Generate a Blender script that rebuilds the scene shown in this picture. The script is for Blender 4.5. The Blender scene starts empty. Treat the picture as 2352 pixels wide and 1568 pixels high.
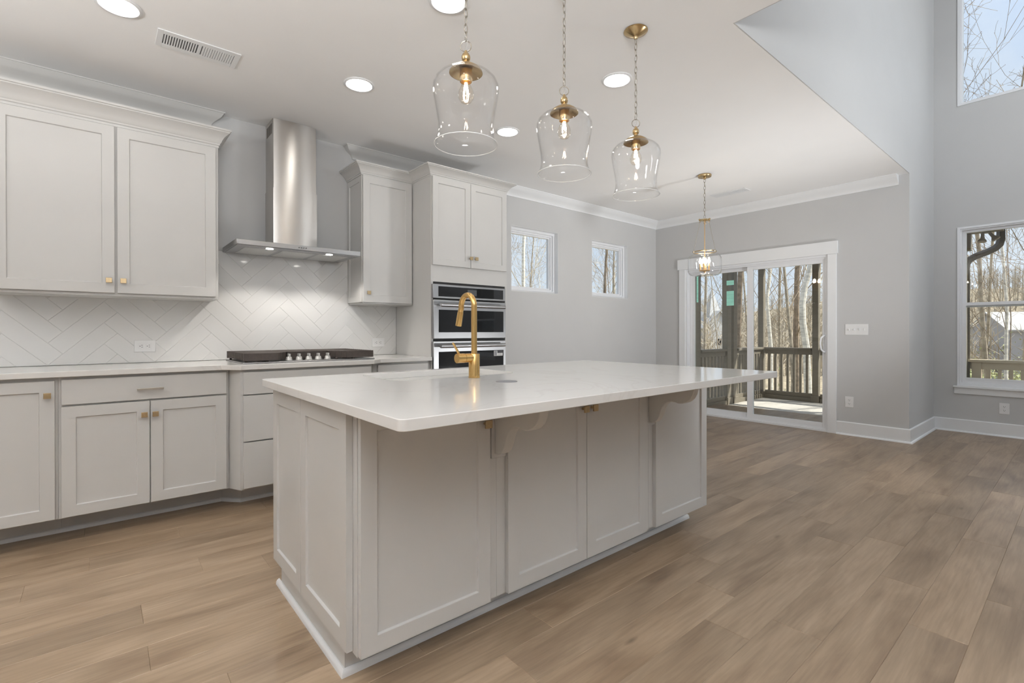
import bpy, bmesh, math, random
from mathutils import Vector, Matrix
from mathutils.geometry import tessellate_polygon

sc = bpy.context.scene
COL = sc.collection
PI = math.pi

# ------------------------------------------------------------------ camera, sky, sun, exposure
cam_data = bpy.data.cameras.new('camera')
cam_data.sensor_width = 36.0
cam_data.lens = 1121.9 * 36.0 / 2352.0
cam_data.shift_y = -19.94 / 2352.0
cam_data.clip_start = 0.05
cam_data.clip_end = 1000
cam = bpy.data.objects.new('camera', cam_data)
COL.objects.link(cam)
yaw, pitch, roll = 0.69858954, -0.00241784, -0.00121711
F = Vector((math.sin(yaw) * math.cos(pitch), math.cos(yaw) * math.cos(pitch), math.sin(pitch)))
R0 = Vector((math.cos(yaw), -math.sin(yaw), 0))
U0 = R0.cross(F)
R = math.cos(roll) * R0 + math.sin(roll) * U0
U = -math.sin(roll) * R0 + math.cos(roll) * U0
m = Matrix.Identity(4)
for i in range(3):
    m[i][0], m[i][1], m[i][2] = R[i], U[i], -F[i]
m[0][3], m[1][3], m[2][3] = 0.0, 0.0, 1.1177
cam.matrix_world = m
sc.camera = cam

sc.view_settings.view_transform = 'Standard'
sc.view_settings.look = 'None'
sc.view_settings.gamma = 1.0
sc.view_settings.use_curve_mapping = False
sc.view_settings.exposure = -0.05
sc.cycles.use_denoising = True
sc.cycles.max_bounces = 10
sc.cycles.diffuse_bounces = 5
sc.cycles.glossy_bounces = 4
sc.cycles.transparent_max_bounces = 24
sc.cycles.sample_clamp_indirect = 6.0
sc.cycles.caustics_reflective = False
sc.cycles.caustics_refractive = False

SUN_EL = math.radians(50)
SUN = Vector((0.63 * math.cos(SUN_EL), -0.777 * math.cos(SUN_EL), math.sin(SUN_EL))).normalized()
SKY_GAIN = 1.0
GLOW = 5.0
SUN_W = 6.5
DOWNLIGHT_W = 30.0
HIGH_FILL_W = 40.0
BULB_W = 110.0
FILL_W = 48.0

world = bpy.data.worlds.new('sky')
sc.world = world
world.use_nodes = True
wn, wl = world.node_tree.nodes, world.node_tree.links
wn.clear()
def wnode(t, **kw):
    n = wn.new(t)
    for k, v in kw.items():
        setattr(n, k, v)
    return n
w_out = wnode('ShaderNodeOutputWorld')
w_bg = wnode('ShaderNodeBackground')
w_tc = wnode('ShaderNodeTexCoord')
w_nm = wnode('ShaderNodeVectorMath', operation='NORMALIZE')
w_sep = wnode('ShaderNodeSeparateXYZ')
w_ramp = wnode('ShaderNodeValToRGB')
w_ramp.color_ramp.elements[0].position = 0.0
w_ramp.color_ramp.elements[0].color = (0.78, 0.87, 0.98, 1)
w_ramp.color_ramp.elements[1].position = 0.75
w_ramp.color_ramp.elements[1].color = (0.36, 0.55, 0.92, 1)
w_noise = wnode('ShaderNodeTexNoise')
w_noise.inputs['Scale'].default_value = 3.2
w_noise.inputs['Detail'].default_value = 6
w_noise.inputs['Roughness'].default_value = 0.6
w_cr = wnode('ShaderNodeValToRGB')
w_cr.color_ramp.elements[0].position = 0.36
w_cr.color_ramp.elements[0].color = (0, 0, 0, 1)
w_cr.color_ramp.elements[1].position = 0.68
w_cr.color_ramp.elements[1].color = (0.85, 0.85, 0.85, 1)
w_mix = wnode('ShaderNodeMixRGB')
w_mix.inputs[2].default_value = (0.86, 0.92, 1.0, 1)
w_dot = wnode('ShaderNodeVectorMath', operation='DOT_PRODUCT')
w_dot.inputs[1].default_value = SUN
w_max = wnode('ShaderNodeMath', operation='MAXIMUM')
w_max.inputs[1].default_value = 0.0
w_pow = wnode('ShaderNodeMath', operation='POWER')
w_pow.inputs[1].default_value = 9.0
w_glow = wnode('ShaderNodeMath', operation='MULTIPLY')
w_glow.inputs[1].default_value = GLOW
w_add = wnode('ShaderNodeMixRGB', blend_type='ADD')
w_add.inputs[0].default_value = 1.0
wl.new(w_tc.outputs['Generated'], w_nm.inputs[0])
wl.new(w_nm.outputs[0], w_sep.inputs[0])
wl.new(w_sep.outputs[2], w_ramp.inputs[0])
wl.new(w_nm.outputs[0], w_noise.inputs['Vector'])
wl.new(w_noise.outputs['Fac'], w_cr.inputs[0])
wl.new(w_cr.outputs[0], w_mix.inputs[0])
wl.new(w_ramp.outputs[0], w_mix.inputs[1])
wl.new(w_nm.outputs[0], w_dot.inputs[0])
wl.new(w_dot.outputs['Value'], w_max.inputs[0])
wl.new(w_max.outputs[0], w_pow.inputs[0])
wl.new(w_pow.outputs[0], w_glow.inputs[0])
wl.new(w_mix.outputs[0], w_add.inputs[1])
wl.new(w_glow.outputs[0], w_add.inputs[2])
wl.new(w_add.outputs[0], w_bg.inputs['Color'])
w_bg.inputs['Strength'].default_value = SKY_GAIN
wl.new(w_bg.outputs[0], w_out.inputs['Surface'])

sun_d = bpy.data.lights.new('sun', 'SUN')
sun_d.energy = SUN_W
sun_d.color = (1.0, 0.95, 0.86)
sun_d.angle = math.radians(0.6)
sun_o = bpy.data.objects.new('sun', sun_d)
COL.objects.link(sun_o)
sun_o.rotation_euler = SUN.to_track_quat('Z', 'Y').to_euler()
sun_o.location = SUN * 40

# added fill lamps out of view, mostly aimed up to bounce off the ceiling
for (bx_, by_, bz_, k_, sz_, sp_, aim, fc_) in (
        (-0.3, -0.8, 1.9, 3.4, 1.2, 180, (0.14, 0.14, 1.0), (0.96, 0.98, 1.0)),
        (4.6, -0.15, 0.26, 0.6, 0.5, 105, (-0.05, 0.85, 0.52), (0.97, 0.985, 1.0)),
        (-1.7, 1.8, 1.85, 1.9, 0.8, 180, (0.0, 0.0, 1.0), (1.0, 0.995, 0.98)),
        (4.6, -3.0, 2.4, 3.0, 1.0, 180, (0.25, 0.30, 1.0), (0.90, 0.95, 1.0))):
    fd = bpy.data.lights.new('fill_lamp', 'AREA')
    fd.shape = 'DISK'; fd.size = sz_; fd.spread = math.radians(sp_)
    fd.energy = FILL_W * k_
    fd.color = fc_
    fo = bpy.data.objects.new('fill_lamp', fd)
    COL.objects.link(fo)
    fo.location = (bx_, by_, bz_)
    fo.rotation_euler = (-Vector(aim)).to_track_quat('Z', 'Y').to_euler()

# ------------------------------------------------------------------ materials
def new_mat(name):
    mt = bpy.data.materials.new(name)
    mt.use_nodes = True
    nt = mt.node_tree
    nt.nodes.clear()
    out = nt.nodes.new('ShaderNodeOutputMaterial')
    return mt, nt, out

def pm(name, col, rough=0.5, metal=0.0, var=0.03, scale=18.0, bump=0.0, bscale=120.0, spec=0.5, stretch=None, rvar=0.0, aniso=0.0):
    mt, nt, out = new_mat(name)
    b = nt.nodes.new('ShaderNodeBsdfPrincipled')
    nt.links.new(b.outputs[0], out.inputs[0])
    b.inputs['Roughness'].default_value = rough
    b.inputs['Metallic'].default_value = metal
    b.inputs['Specular IOR Level'].default_value = spec
    tc = nt.nodes.new('ShaderNodeTexCoord')
    mp = nt.nodes.new('ShaderNodeMapping')
    nt.links.new(tc.outputs['Object'], mp.inputs[0])
    if stretch:
        mp.inputs['Scale'].default_value = stretch
    nz = nt.nodes.new('ShaderNodeTexNoise')
    nz.inputs['Scale'].default_value = scale
    nz.inputs['Detail'].default_value = 4
    nt.links.new(mp.outputs[0], nz.inputs['Vector'])
    rp = nt.nodes.new('ShaderNodeValToRGB')
    rp.color_ramp.elements[0].position = 0.3
    rp.color_ramp.elements[1].position = 0.7
    rp.color_ramp.elements[0].color = tuple(max(0, c * (1 - var)) for c in col) + (1,)
    rp.color_ramp.elements[1].color = tuple(min(1, c * (1 + var)) for c in col) + (1,)
    nt.links.new(nz.outputs['Fac'], rp.inputs[0])
    nt.links.new(rp.outputs[0], b.inputs['Base Color'])
    if rvar:
        mr = nt.nodes.new('ShaderNodeMapRange')
        mr.inputs['To Min'].default_value = max(0.02, rough - rvar)
        mr.inputs['To Max'].default_value = rough + rvar
        nt.links.new(nz.outputs['Fac'], mr.inputs[0])
        nt.links.new(mr.outputs[0], b.inputs['Roughness'])
    if aniso:
        b.inputs['Anisotropic'].default_value = abs(aniso)
        b.inputs['Anisotropic Rotation'].default_value = 0.0 if aniso > 0 else 0.25
        tg = nt.nodes.new('ShaderNodeTangent'); tg.direction_type = 'RADIAL'; tg.axis = 'Z'
        nt.links.new(tg.outputs[0], b.inputs['Tangent'])
    if bump:
        n2 = nt.nodes.new('ShaderNodeTexNoise')
        n2.inputs['Scale'].default_value = bscale
        n2.inputs['Detail'].default_value = 3
        nt.links.new(mp.outputs[0], n2.inputs['Vector'])
        bp = nt.nodes.new('ShaderNodeBump')
        bp.inputs['Strength'].default_value = bump
        bp.inputs['Distance'].default_value = 0.002
        nt.links.new(n2.outputs['Fac'], bp.inputs['Height'])
        nt.links.new(bp.outputs[0], b.inputs['Normal'])
    return mt

def glass_mat(name, tint=(0.97, 0.985, 0.98), base=0.04, gain=1.0, power=4.0):
    mt, nt, out = new_mat(name)
    tr = nt.nodes.new('ShaderNodeBsdfTransparent')
    tr.inputs[0].default_value = tint + (1,)
    gl = nt.nodes.new('ShaderNodeBsdfGlossy')
    gl.inputs['Roughness'].default_value = 0.0
    lw = nt.nodes.new('ShaderNodeLayerWeight')
    lw.inputs[0].default_value = 0.5
    pw = nt.nodes.new('ShaderNodeMath'); pw.operation = 'POWER'; pw.inputs[1].default_value = power
    ma = nt.nodes.new('ShaderNodeMath'); ma.operation = 'MULTIPLY_ADD'
    ma.inputs[1].default_value = gain * (1 - base); ma.inputs[2].default_value = base
    ma.use_clamp = True
    mx = nt.nodes.new('ShaderNodeMixShader')
    nt.links.new(lw.outputs['Facing'], pw.inputs[0])
    nt.links.new(pw.outputs[0], ma.inputs[0])
    nt.links.new(ma.outputs[0], mx.inputs[0])
    nt.links.new(tr.outputs[0], mx.inputs[1])
    nt.links.new(gl.outputs[0], mx.inputs[2])
    nt.links.new(mx.outputs[0], out.inputs[0])
    return mt

def emit_mat(name, col, strength):
    mt, nt, out = new_mat(name)
    e = nt.nodes.new('ShaderNodeEmission')
    e.inputs[0].default_value = col + (1,)
    e.inputs[1].default_value = strength
    nt.links.new(e.outputs[0], out.inputs[0])
    return mt

M = {}
M['wall'] = pm('wall_paint', (0.56, 0.56, 0.558), 0.75, var=0.012, scale=3, bump=0.05, bscale=260, spec=0.3)
M['ceiling'] = pm('ceiling_paint', (0.89, 0.89, 0.89), 0.9, var=0.008, scale=3, bump=0.04, bscale=300, spec=0.2)
M['trim'] = pm('white_trim', (0.80, 0.81, 0.82), 0.35, var=0.01, scale=6)
M['vinyl'] = pm('white_vinyl', (0.80, 0.81, 0.83), 0.3, var=0.01, scale=8)
M['cabinet'] = pm('cabinet_paint', (0.575, 0.568, 0.553), 0.38, var=0.012, scale=5, bump=0.02, bscale=200)
M['toe'] = pm('toe_kick_paint', (0.66, 0.65, 0.63), 0.5, var=0.02, scale=5)
M['tile'] = pm('glazed_tile', (0.74, 0.735, 0.725), 0.09, var=0.012, scale=4, spec=0.5)
M['grout'] = pm('pale_grout', (0.70, 0.695, 0.685), 0.8, var=0.03, scale=60)
M['brass'] = pm('brushed_brass', (0.66, 0.425, 0.165), 0.27, metal=1.0, var=0.02, scale=8, rvar=0.02)
M['antique'] = pm('aged_brass', (0.56, 0.41, 0.22), 0.26, metal=1.0, var=0.04, scale=12, rvar=0.03)
M['knob'] = pm('champagne_metal', (0.52, 0.39, 0.23), 0.35, metal=1.0, var=0.08, scale=60)
M['nickel'] = pm('brushed_nickel', (0.60, 0.56, 0.50), 0.33, metal=1.0, var=0.06, scale=40)
M['chain'] = pm('chain_nickel', (0.42, 0.385, 0.33), 0.35, metal=1.0, var=0.08, scale=40)
M['steel'] = pm('brushed_steel', (0.60, 0.575, 0.545), 0.30, metal=1.0, var=0.015, scale=6, aniso=-0.75)
M['steelh'] = pm('brushed_steel_horizontal', (0.40, 0.40, 0.405), 0.33, metal=1.0, var=0.015, scale=6)
M['filter'] = pm('hood_filter_mesh', (0.60, 0.60, 0.59), 0.45, metal=0.6, var=0.12, scale=400)
M['dark'] = pm('dark_recess', (0.02, 0.02, 0.02), 0.6, var=0.1, scale=20)
M['slot'] = pm('shadow_gap', (0.10, 0.085, 0.07), 0.7, var=0.1, scale=20)
M['blackglass'] = pm('black_glass', (0.010, 0.011, 0.013), 0.03, var=0.1, scale=3, spec=0.85)
M['display'] = pm('oven_display', (0.10, 0.105, 0.11), 0.1, var=0.1, scale=6)
M['iron'] = pm('cast_iron', (0.055, 0.042, 0.036), 0.55, var=0.15, scale=60, bump=0.1, bscale=400)
M['coverdisc'] = pm('grey_cover', (0.20, 0.20, 0.215), 0.38, metal=0.3, var=0.03, scale=40)
M['sinksteel'] = pm('sink_steel', (0.30, 0.295, 0.29), 0.35, metal=1.0, var=0.03, scale=10)
M['cord'] = pm('clear_cord', (0.52, 0.50, 0.47), 0.3, var=0.03, scale=40)
M['knobgrey'] = pm('satin_knob', (0.62, 0.61, 0.59), 0.35, metal=0.55, var=0.04, scale=40)
M['plastic'] = pm('white_plastic', (0.80, 0.80, 0.80), 0.3, var=0.01, scale=20)
M['slotgrey'] = pm('outlet_slot', (0.12, 0.12, 0.12), 0.5, var=0.1, scale=50)
M['sticker'] = pm('paper_label', (0.78, 0.78, 0.76), 0.6, var=0.05, scale=90)
M['stickerdark'] = pm('dark_label', (0.04, 0.04, 0.045), 0.5, var=0.2, scale=90)
M['stickergrey'] = pm('grey_print', (0.30, 0.30, 0.31), 0.5, var=0.2, scale=300)
M['teal'] = pm('teal_sheet', (0.38, 0.80, 0.66), 0.35, var=0.06, scale=12)
M['tealline'] = pm('teal_sheet_line', (0.24, 0.52, 0.45), 0.4, var=0.06, scale=12)
M['glass'] = glass_mat('window_glass')
M['shade'] = glass_mat('clear_shade_glass', (1.0, 1.0, 1.0), base=0.018, gain=0.75, power=4.5)
M['bulbglass'] = glass_mat('bulb_glass', (1.0, 0.97, 0.92), base=0.05, gain=0.8, power=3.0)
M['rim'] = pm('glass_rim_glint', (0.86, 0.87, 0.88), 0.08, var=0.02, scale=20)  # white colour stands in for the bright edge of the clear glass
M['disc'] = emit_mat('downlight_lens', (1.0, 0.97, 0.925), DOWNLIGHT_W)
M['discfill'] = emit_mat('fill_downlight_lens', (0.93, 0.97, 1.0), HIGH_FILL_W)
M['bulb'] = emit_mat('lamp_filament', (1.0, 0.80, 0.55), BULB_W * 2)
M['flame'] = emit_mat('candle_bulb', (1.0, 0.84, 0.62), BULB_W)
M['hoodlamp'] = emit_mat('hood_lamp_lens', (1.0, 0.95, 0.88), 25)
M['candle'] = pm('candle_sleeve', (0.62, 0.42, 0.22), 0.35, metal=0.8, var=0.05, scale=40)
M['porchpaint'] = pm('taupe_porch_paint', (0.25, 0.222, 0.175), 0.6, var=0.07, scale=9, stretch=(1, 1, 4))
M['deck'] = pm('pale_deck_boards', (0.60, 0.57, 0.52), 0.7, var=0.08, scale=6, stretch=(1, 9, 1))
M['deckrail'] = pm('tan_rail_paint', (0.60, 0.51, 0.37), 0.6, var=0.05, scale=9)
M['downpipe'] = pm('bronze_gutter', (0.115, 0.10, 0.075), 0.35, var=0.08, scale=14)
M['flood'] = pm('lamp_housing', (0.42, 0.38, 0.31), 0.45, var=0.05, scale=20)
M['siding'] = pm('taupe_blocker', (0.30, 0.28, 0.24), 0.7, var=0.05, scale=8)
M['ground'] = pm('leaf_litter', (0.29, 0.235, 0.155), 0.95, var=0.45, scale=1.6, bump=0.3, bscale=12)
M['hill'] = pm('bare_wooded_hill', (0.30, 0.26, 0.19), 0.95, var=0.5, scale=0.5)
M['barkwhite'] = pm('pale_bark', (0.76, 0.72, 0.63), 0.8, var=0.3, scale=5, stretch=(1, 1, 3.5))
M['barkgrey'] = pm('grey_bark', (0.40, 0.345, 0.265), 0.9, var=0.35, scale=9)
M['barkbrown'] = pm('brown_bark', (0.27, 0.21, 0.15), 0.9, var=0.35, scale=9)
M['twig'] = pm('twig_bark', (0.34, 0.265, 0.18), 0.9, var=0.3, scale=6)
M['twigpale'] = pm('pale_twig_bark', (0.56, 0.49, 0.37), 0.9, var=0.3, scale=6)
M['bud'] = pm('spring_bud', (0.34, 0.12, 0.08), 0.8, var=0.3, scale=30)
M['leafnew'] = pm('new_leaf', (0.45, 0.42, 0.17), 0.8, var=0.4, scale=3)
M['woods'] = pm('far_bare_wood', (0.44, 0.385, 0.30), 0.95, var=0.35, scale=0.3)
M['leafolive'] = pm('olive_leaf', (0.32, 0.33, 0.14), 0.8, var=0.5, scale=2.0)
M['leafbrown'] = pm('dry_leaf', (0.48, 0.35, 0.20), 0.85, var=0.45, scale=2.0)
M['housegrey'] = pm('grey_siding', (0.42, 0.42, 0.44), 0.8, var=0.05, scale=1)
M['housewhite'] = pm('white_siding', (0.52, 0.52, 0.515), 0.8, var=0.05, scale=1)
M['housetan'] = pm('tan_siding', (0.52, 0.43, 0.30), 0.8, var=0.05, scale=1)
M['roofpale'] = pm('pale_roof', (0.44, 0.43, 0.415), 0.8, var=0.08, scale=3)
M['roofbrown'] = pm('brown_roof', (0.28, 0.21, 0.15), 0.85, var=0.15, scale=3)
M['substrate'] = pm('plank_joint', (0.115, 0.08, 0.05), 0.8, var=0.1, scale=10)

def quartz():
    mt, nt, out = new_mat('white_quartz')
    b = nt.nodes.new('ShaderNodeBsdfPrincipled')
    nt.links.new(b.outputs[0], out.inputs[0])
    b.inputs['Roughness'].default_value = 0.10
    tc = nt.nodes.new('ShaderNodeTexCoord')
    nz = nt.nodes.new('ShaderNodeTexNoise')
    nz.inputs['Scale'].default_value = 1.3
    nz.inputs['Detail'].default_value = 7
    nz.inputs['Distortion'].default_value = 1.2
    nt.links.new(tc.outputs['Object'], nz.inputs['Vector'])
    ab = nt.nodes.new('ShaderNodeMath'); ab.operation = 'SUBTRACT'; ab.inputs[1].default_value = 0.5
    aa = nt.nodes.new('ShaderNodeMath'); aa.operation = 'ABSOLUTE'
    rp = nt.nodes.new('ShaderNodeValToRGB')
    rp.color_ramp.elements[0].position = 0.0
    rp.color_ramp.elements[0].color = (0.725, 0.71, 0.685, 1)
    rp.color_ramp.elements[1].position = 0.012
    rp.color_ramp.elements[1].color = (0.76, 0.75, 0.73, 1)
    nt.links.new(nz.outputs['Fac'], ab.inputs[0])
    nt.links.new(ab.outputs[0], aa.inputs[0])
    nt.links.new(aa.outputs[0], rp.inputs[0])
    nt.links.new(rp.outputs[0], b.inputs['Base Color'])
    return mt
M['quartz'] = quartz()

def wood():
    mt, nt, out = new_mat('oak_plank')
    N, L = nt.nodes, nt.links
    b = N.new('ShaderNodeBsdfPrincipled')
    L.new(b.outputs[0], out.inputs[0])
    tc = N.new('ShaderNodeTexCoord')
    at = N.new('ShaderNodeAttribute'); at.attribute_name = 'plank'
    sc_ = N.new('ShaderNodeVectorMath'); sc_.operation = 'SCALE'; sc_.inputs['Scale'].default_value = 37.0
    ad = N.new('ShaderNodeVectorMath'); ad.operation = 'ADD'
    L.new(at.outputs['Color'], sc_.inputs[0])
    L.new(tc.outputs['Object'], ad.inputs[0])
    L.new(sc_.outputs[0], ad.inputs[1])
    mp = N.new('ShaderNodeMapping'); mp.inputs['Scale'].default_value = (1.0, 5.0, 1.0)
    L.new(ad.outputs[0], mp.inputs[0])
    n1 = N.new('ShaderNodeTexNoise'); n1.inputs['Scale'].default_value = 1.7; n1.inputs['Detail'].default_value = 5; n1.inputs['Distortion'].default_value = 0.8
    L.new(mp.outputs[0], n1.inputs['Vector'])
    mp2 = N.new('ShaderNodeMapping'); mp2.inputs['Scale'].default_value = (3.5, 60.0, 1.0)
    L.new(ad.outputs[0], mp2.inputs[0])
    n2 = N.new('ShaderNodeTexNoise'); n2.inputs['Scale'].default_value = 1.5; n2.inputs['Detail'].default_value = 4; n2.inputs['Distortion'].default_value = 0.3
    L.new(mp2.outputs[0], n2.inputs['Vector'])
    # knots
    mp3 = N.new('ShaderNodeMapping'); mp3.inputs['Scale'].default_value = (1.3, 4.2, 1.0)
    L.new(ad.outputs[0], mp3.inputs[0])
    vo = N.new('ShaderNodeTexVoronoi'); vo.inputs['Scale'].default_value = 1.25
    L.new(mp3.outputs[0], vo.inputs['Vector'])
    kr = N.new('ShaderNodeValToRGB')
    kr.color_ramp.elements[0].position = 0.0; kr.color_ramp.elements[0].color = (0.38, 0.36, 0.34, 1)
    kr.color_ramp.elements[1].position = 0.075; kr.color_ramp.elements[1].color = (1, 1, 1, 1)
    L.new(vo.outputs['Distance'], kr.inputs[0])
    rp = N.new('ShaderNodeValToRGB')
    e = rp.color_ramp.elements
    e[0].position = 0.28; e[0].color = (0.190, 0.130, 0.082, 1)
    e[1].position = 0.72; e[1].color = (0.345, 0.255, 0.175, 1)
    mid = e.new(0.5); mid.color = (0.280, 0.202, 0.134, 1)
    L.new(n1.outputs['Fac'], rp.inputs[0])
    r2 = N.new('ShaderNodeValToRGB')
    r2.color_ramp.elements[0].position = 0.3; r2.color_ramp.elements[0].color = (0.86, 0.86, 0.86, 1)
    r2.color_ramp.elements[1].position = 0.62; r2.color_ramp.elements[1].color = (1.06, 1.06, 1.06, 1)
    L.new(n2.outputs['Fac'], r2.inputs[0])
    m1 = N.new('ShaderNodeMixRGB'); m1.blend_type = 'MULTIPLY'; m1.inputs[0].default_value = 1.0
    L.new(rp.outputs[0], m1.inputs[1]); L.new(r2.outputs[0], m1.inputs[2])
    m2 = N.new('ShaderNodeMixRGB'); m2.blend_type = 'MULTIPLY'; m2.inputs[0].default_value = 1.0
    L.new(m1.outputs[0], m2.inputs[1]); L.new(kr.outputs[0], m2.inputs[2])
    sp = N.new('ShaderNodeSeparateColor')
    L.new(at.outputs['Color'], sp.inputs[0])
    br = N.new('ShaderNodeMapRange'); br.inputs['To Min'].default_value = 0.86; br.inputs['To Max'].default_value = 1.12
    L.new(sp.outputs[0], br.inputs[0])
    m3 = N.new('ShaderNodeMixRGB'); m3.blend_type = 'MULTIPLY'; m3.inputs[0].default_value = 1.0
    L.new(m2.outputs[0], m3.inputs[1]); L.new(br.outputs[0], m3.inputs[2])
    L.new(m3.outputs[0], b.inputs['Base Color'])
    b.inputs['Roughness'].default_value = 0.36
    b.inputs['Specular IOR Level'].default_value = 0.45
    bp = N.new('ShaderNodeBump'); bp.inputs['Strength'].default_value = 0.12; bp.inputs['Distance'].default_value = 0.001
    L.new(n2.outputs['Fac'], bp.inputs['Height'])
    L.new(bp.outputs[0], b.inputs['Normal'])
    return mt
M['wood'] = wood()

# ------------------------------------------------------------------ mesh helpers
ORG = {}

class MB:
    def __init__(self):
        self.v = []; self.f = []; self.mi = []
    def add(self, vs, fs, mi=0):
        b = len(self.v)
        self.v.extend([tuple(p) for p in vs])
        self.f.extend([tuple(b + i for i in f) for f in fs])
        self.mi.extend([mi] * len(fs))
        return self
    def box(self, x0, x1, y0, y1, z0, z1, mi=0):
        vs = [(x, y, z) for z in (z0, z1) for y in (y0, y1) for x in (x0, x1)]
        fs = [(0, 2, 3, 1), (4, 5, 7, 6), (0, 1, 5, 4), (2, 6, 7, 3), (0, 4, 6, 2), (1, 3, 7, 5)]
        return self.add(vs, fs, mi)
    def tube(self, pts, r, n=8, closed=False, caps=True, mi=0):
        pts = [Vector(p) for p in pts]
        k = len(pts)
        rs = r if isinstance(r, (list, tuple)) else [r] * k
        if closed:
            tang = [(pts[(i + 1) % k] - pts[i - 1]).normalized() for i in range(k)]
        else:
            tang = [(pts[min(i + 1, k - 1)] - pts[max(i - 1, 0)]).normalized() for i in range(k)]
        t0 = tang[0]
        a = Vector((0, 0, 1)) if abs(t0.z) < 0.9 else Vector((1, 0, 0))
        nrm = (a - t0 * a.dot(t0)).normalized()
        vs = []
        for i in range(k):
            t = tang[i]
            nrm = nrm - t * nrm.dot(t)
            nrm = nrm.normalized() if nrm.length > 1e-8 else t.orthogonal().normalized()
            bn = t.cross(nrm)
            for j in range(n):
                an = 2 * PI * j / n
                vs.append(pts[i] + (nrm * math.cos(an) + bn * math.sin(an)) * rs[i])
        fs = []
        for i in range(k if closed else k - 1):
            i2 = (i + 1) % k
            for j in range(n):
                j2 = (j + 1) % n
                fs.append((i * n + j, i * n + j2, i2 * n + j2, i2 * n + j))
        if caps and not closed:
            fs.append(tuple(range(n))[::-1]); fs.append(tuple((k - 1) * n + j for j in range(n)))
        return self.add(vs, fs, mi)
    def lathe(self, c, prof, n=32, closed=False, mi=0):
        cx, cy, cz = c
        vs, fs, ring = [], [], []
        for (r, z) in prof:
            if r < 1e-6:
                ring.append([len(vs)]); vs.append((cx, cy, cz + z))
            else:
                ring.append(list(range(len(vs), len(vs) + n)))
                vs.extend((cx + r * math.cos(2 * PI * j / n), cy + r * math.sin(2 * PI * j / n), cz + z) for j in range(n))
        pairs = list(zip(ring, ring[1:]))
        if closed:
            pairs.append((ring[-1], ring[0]))
        for A, B in pairs:
            for j in range(n):
                j2 = (j + 1) % n
                if len(A) == 1 and len(B) == 1: continue
                if len(A) == 1: fs.append((A[0], B[j], B[j2]))
                elif len(B) == 1: fs.append((A[j], B[0], A[j2]))
                else: fs.append((A[j], B[j], B[j2], A[j2]))
        return self.add(vs, fs, mi)
    def cyl(self, p0, p1, r, n=16, r2=None, mi=0):
        return self.tube([p0, p1], [r, r if r2 is None else r2], n=n, mi=mi)
    def ball(self, c, r, n=16, k=8, sz=1.0, mi=0):
        prof = [(r * math.sin(PI * i / k), -r * sz * math.cos(PI * i / k)) for i in range(k + 1)]
        return self.lathe(c, prof, n, mi=mi)
    def prism(self, poly, axis, a0, a1, mi=0):
        """extrude a 2-D polygon along an axis; poly is in the two other axes, in order x,y,z"""
        def P(p, a):
            if axis == 'x': return (a, p[0], p[1])
            if axis == 'y': return (p[0], a, p[1])
            return (p[0], p[1], a)
        n = len(poly)
        vs = [P(p, a0) for p in poly] + [P(p, a1) for p in poly]
        fs = [(i, (i + 1) % n, n + (i + 1) % n, n + i) for i in range(n)]
        fs += [tuple(range(n))[::-1], tuple(range(n, 2 * n))]
        return self.add(vs, fs, mi)
    def sweep(self, path, prof, side=1, mi=0):
        """profile of (offset, z) pairs carried along a plan polyline with mitred corners; offset goes to the left of travel times side"""
        path = [Vector((p[0], p[1])) for p in path]
        k = len(path); n = len(prof)
        vs = []
        for i in range(k):
            def nr(a, b):
                d = (b - a).normalized(); return Vector((-d.y, d.x)) * side
            if i == 0: mvec = nr(path[0], path[1])
            elif i == k - 1: mvec = nr(path[-2], path[-1])
            else:
                n1, n2 = nr(path[i - 1], path[i]), nr(path[i], path[i + 1])
                mvec = (n1 + n2); mvec = mvec / max(0.2, mvec.dot(n1))
            for (o, z) in prof:
                q = path[i] + mvec * o
                vs.append((q.x, q.y, z))
        fs = []
        for i in range(k - 1):
            for j in range(n):
                j2 = (j + 1) % n
                fs.append((i * n + j, i * n + j2, (i + 1) * n + j2, (i + 1) * n + j))
        fs += [tuple(range(n))[::-1], tuple((k - 1) * n + i for i in range(n))]
        return self.add(vs, fs, mi)
    def build(self, name, mat, parent=None, loc=None, bevel=0.0, smooth=True, recalc=True, angle=32, seg=2):
        o0 = ORG[parent.name] if parent is not None else Vector(loc if loc is not None else (0, 0, 0))
        me = bpy.data.meshes.new(name)
        me.from_pydata([(x - o0.x, y - o0.y, z - o0.z) for x, y, z in self.v], [], self.f)
        mats = mat if isinstance(mat, (list, tuple)) else [mat]
        for mt in mats: me.materials.append(mt)
        if len(mats) > 1: me.polygons.foreach_set('material_index', self.mi)
        if recalc:
            bm = bmesh.new(); bm.from_mesh(me)
            bmesh.ops.recalc_face_normals(bm, faces=bm.faces)
            bm.to_mesh(me); bm.free()
        if smooth:
            me.polygons.foreach_set('use_smooth', [True] * len(me.polygons))
            me.set_sharp_from_angle(angle=math.radians(angle))
        me.update()
        o = bpy.data.objects.new(name, me)
        COL.objects.link(o)
        if parent is not None:
            o.parent = parent
        else:
            o.location = o0
        ORG[o.name] = o0.copy()
        if bevel:
            md = o.modifiers.new('edge', 'BEVEL')
            md.width = bevel; md.segments = seg; md.limit_method = 'ANGLE'; md.angle_limit = math.radians(40)
            md.harden_normals = False
        return o

def tag(o, label, cat, group=None, kind=None):
    o['label'] = label; o['category'] = cat
    if group: o['group'] = group
    if kind: o['kind'] = kind
    return o

def thing(name, label, cat, loc, group=None):
    o = bpy.data.objects.new(name, None)
    o.empty_display_size = 0.05
    COL.objects.link(o)
    o.location = loc
    ORG[o.name] = Vector(loc)
    return tag(o, label, cat, group)

def struct(o, label=None, cat=None):
    o['kind'] = 'structure'
    if label: o['label'] = label
    if cat: o['category'] = cat
    return o

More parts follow.
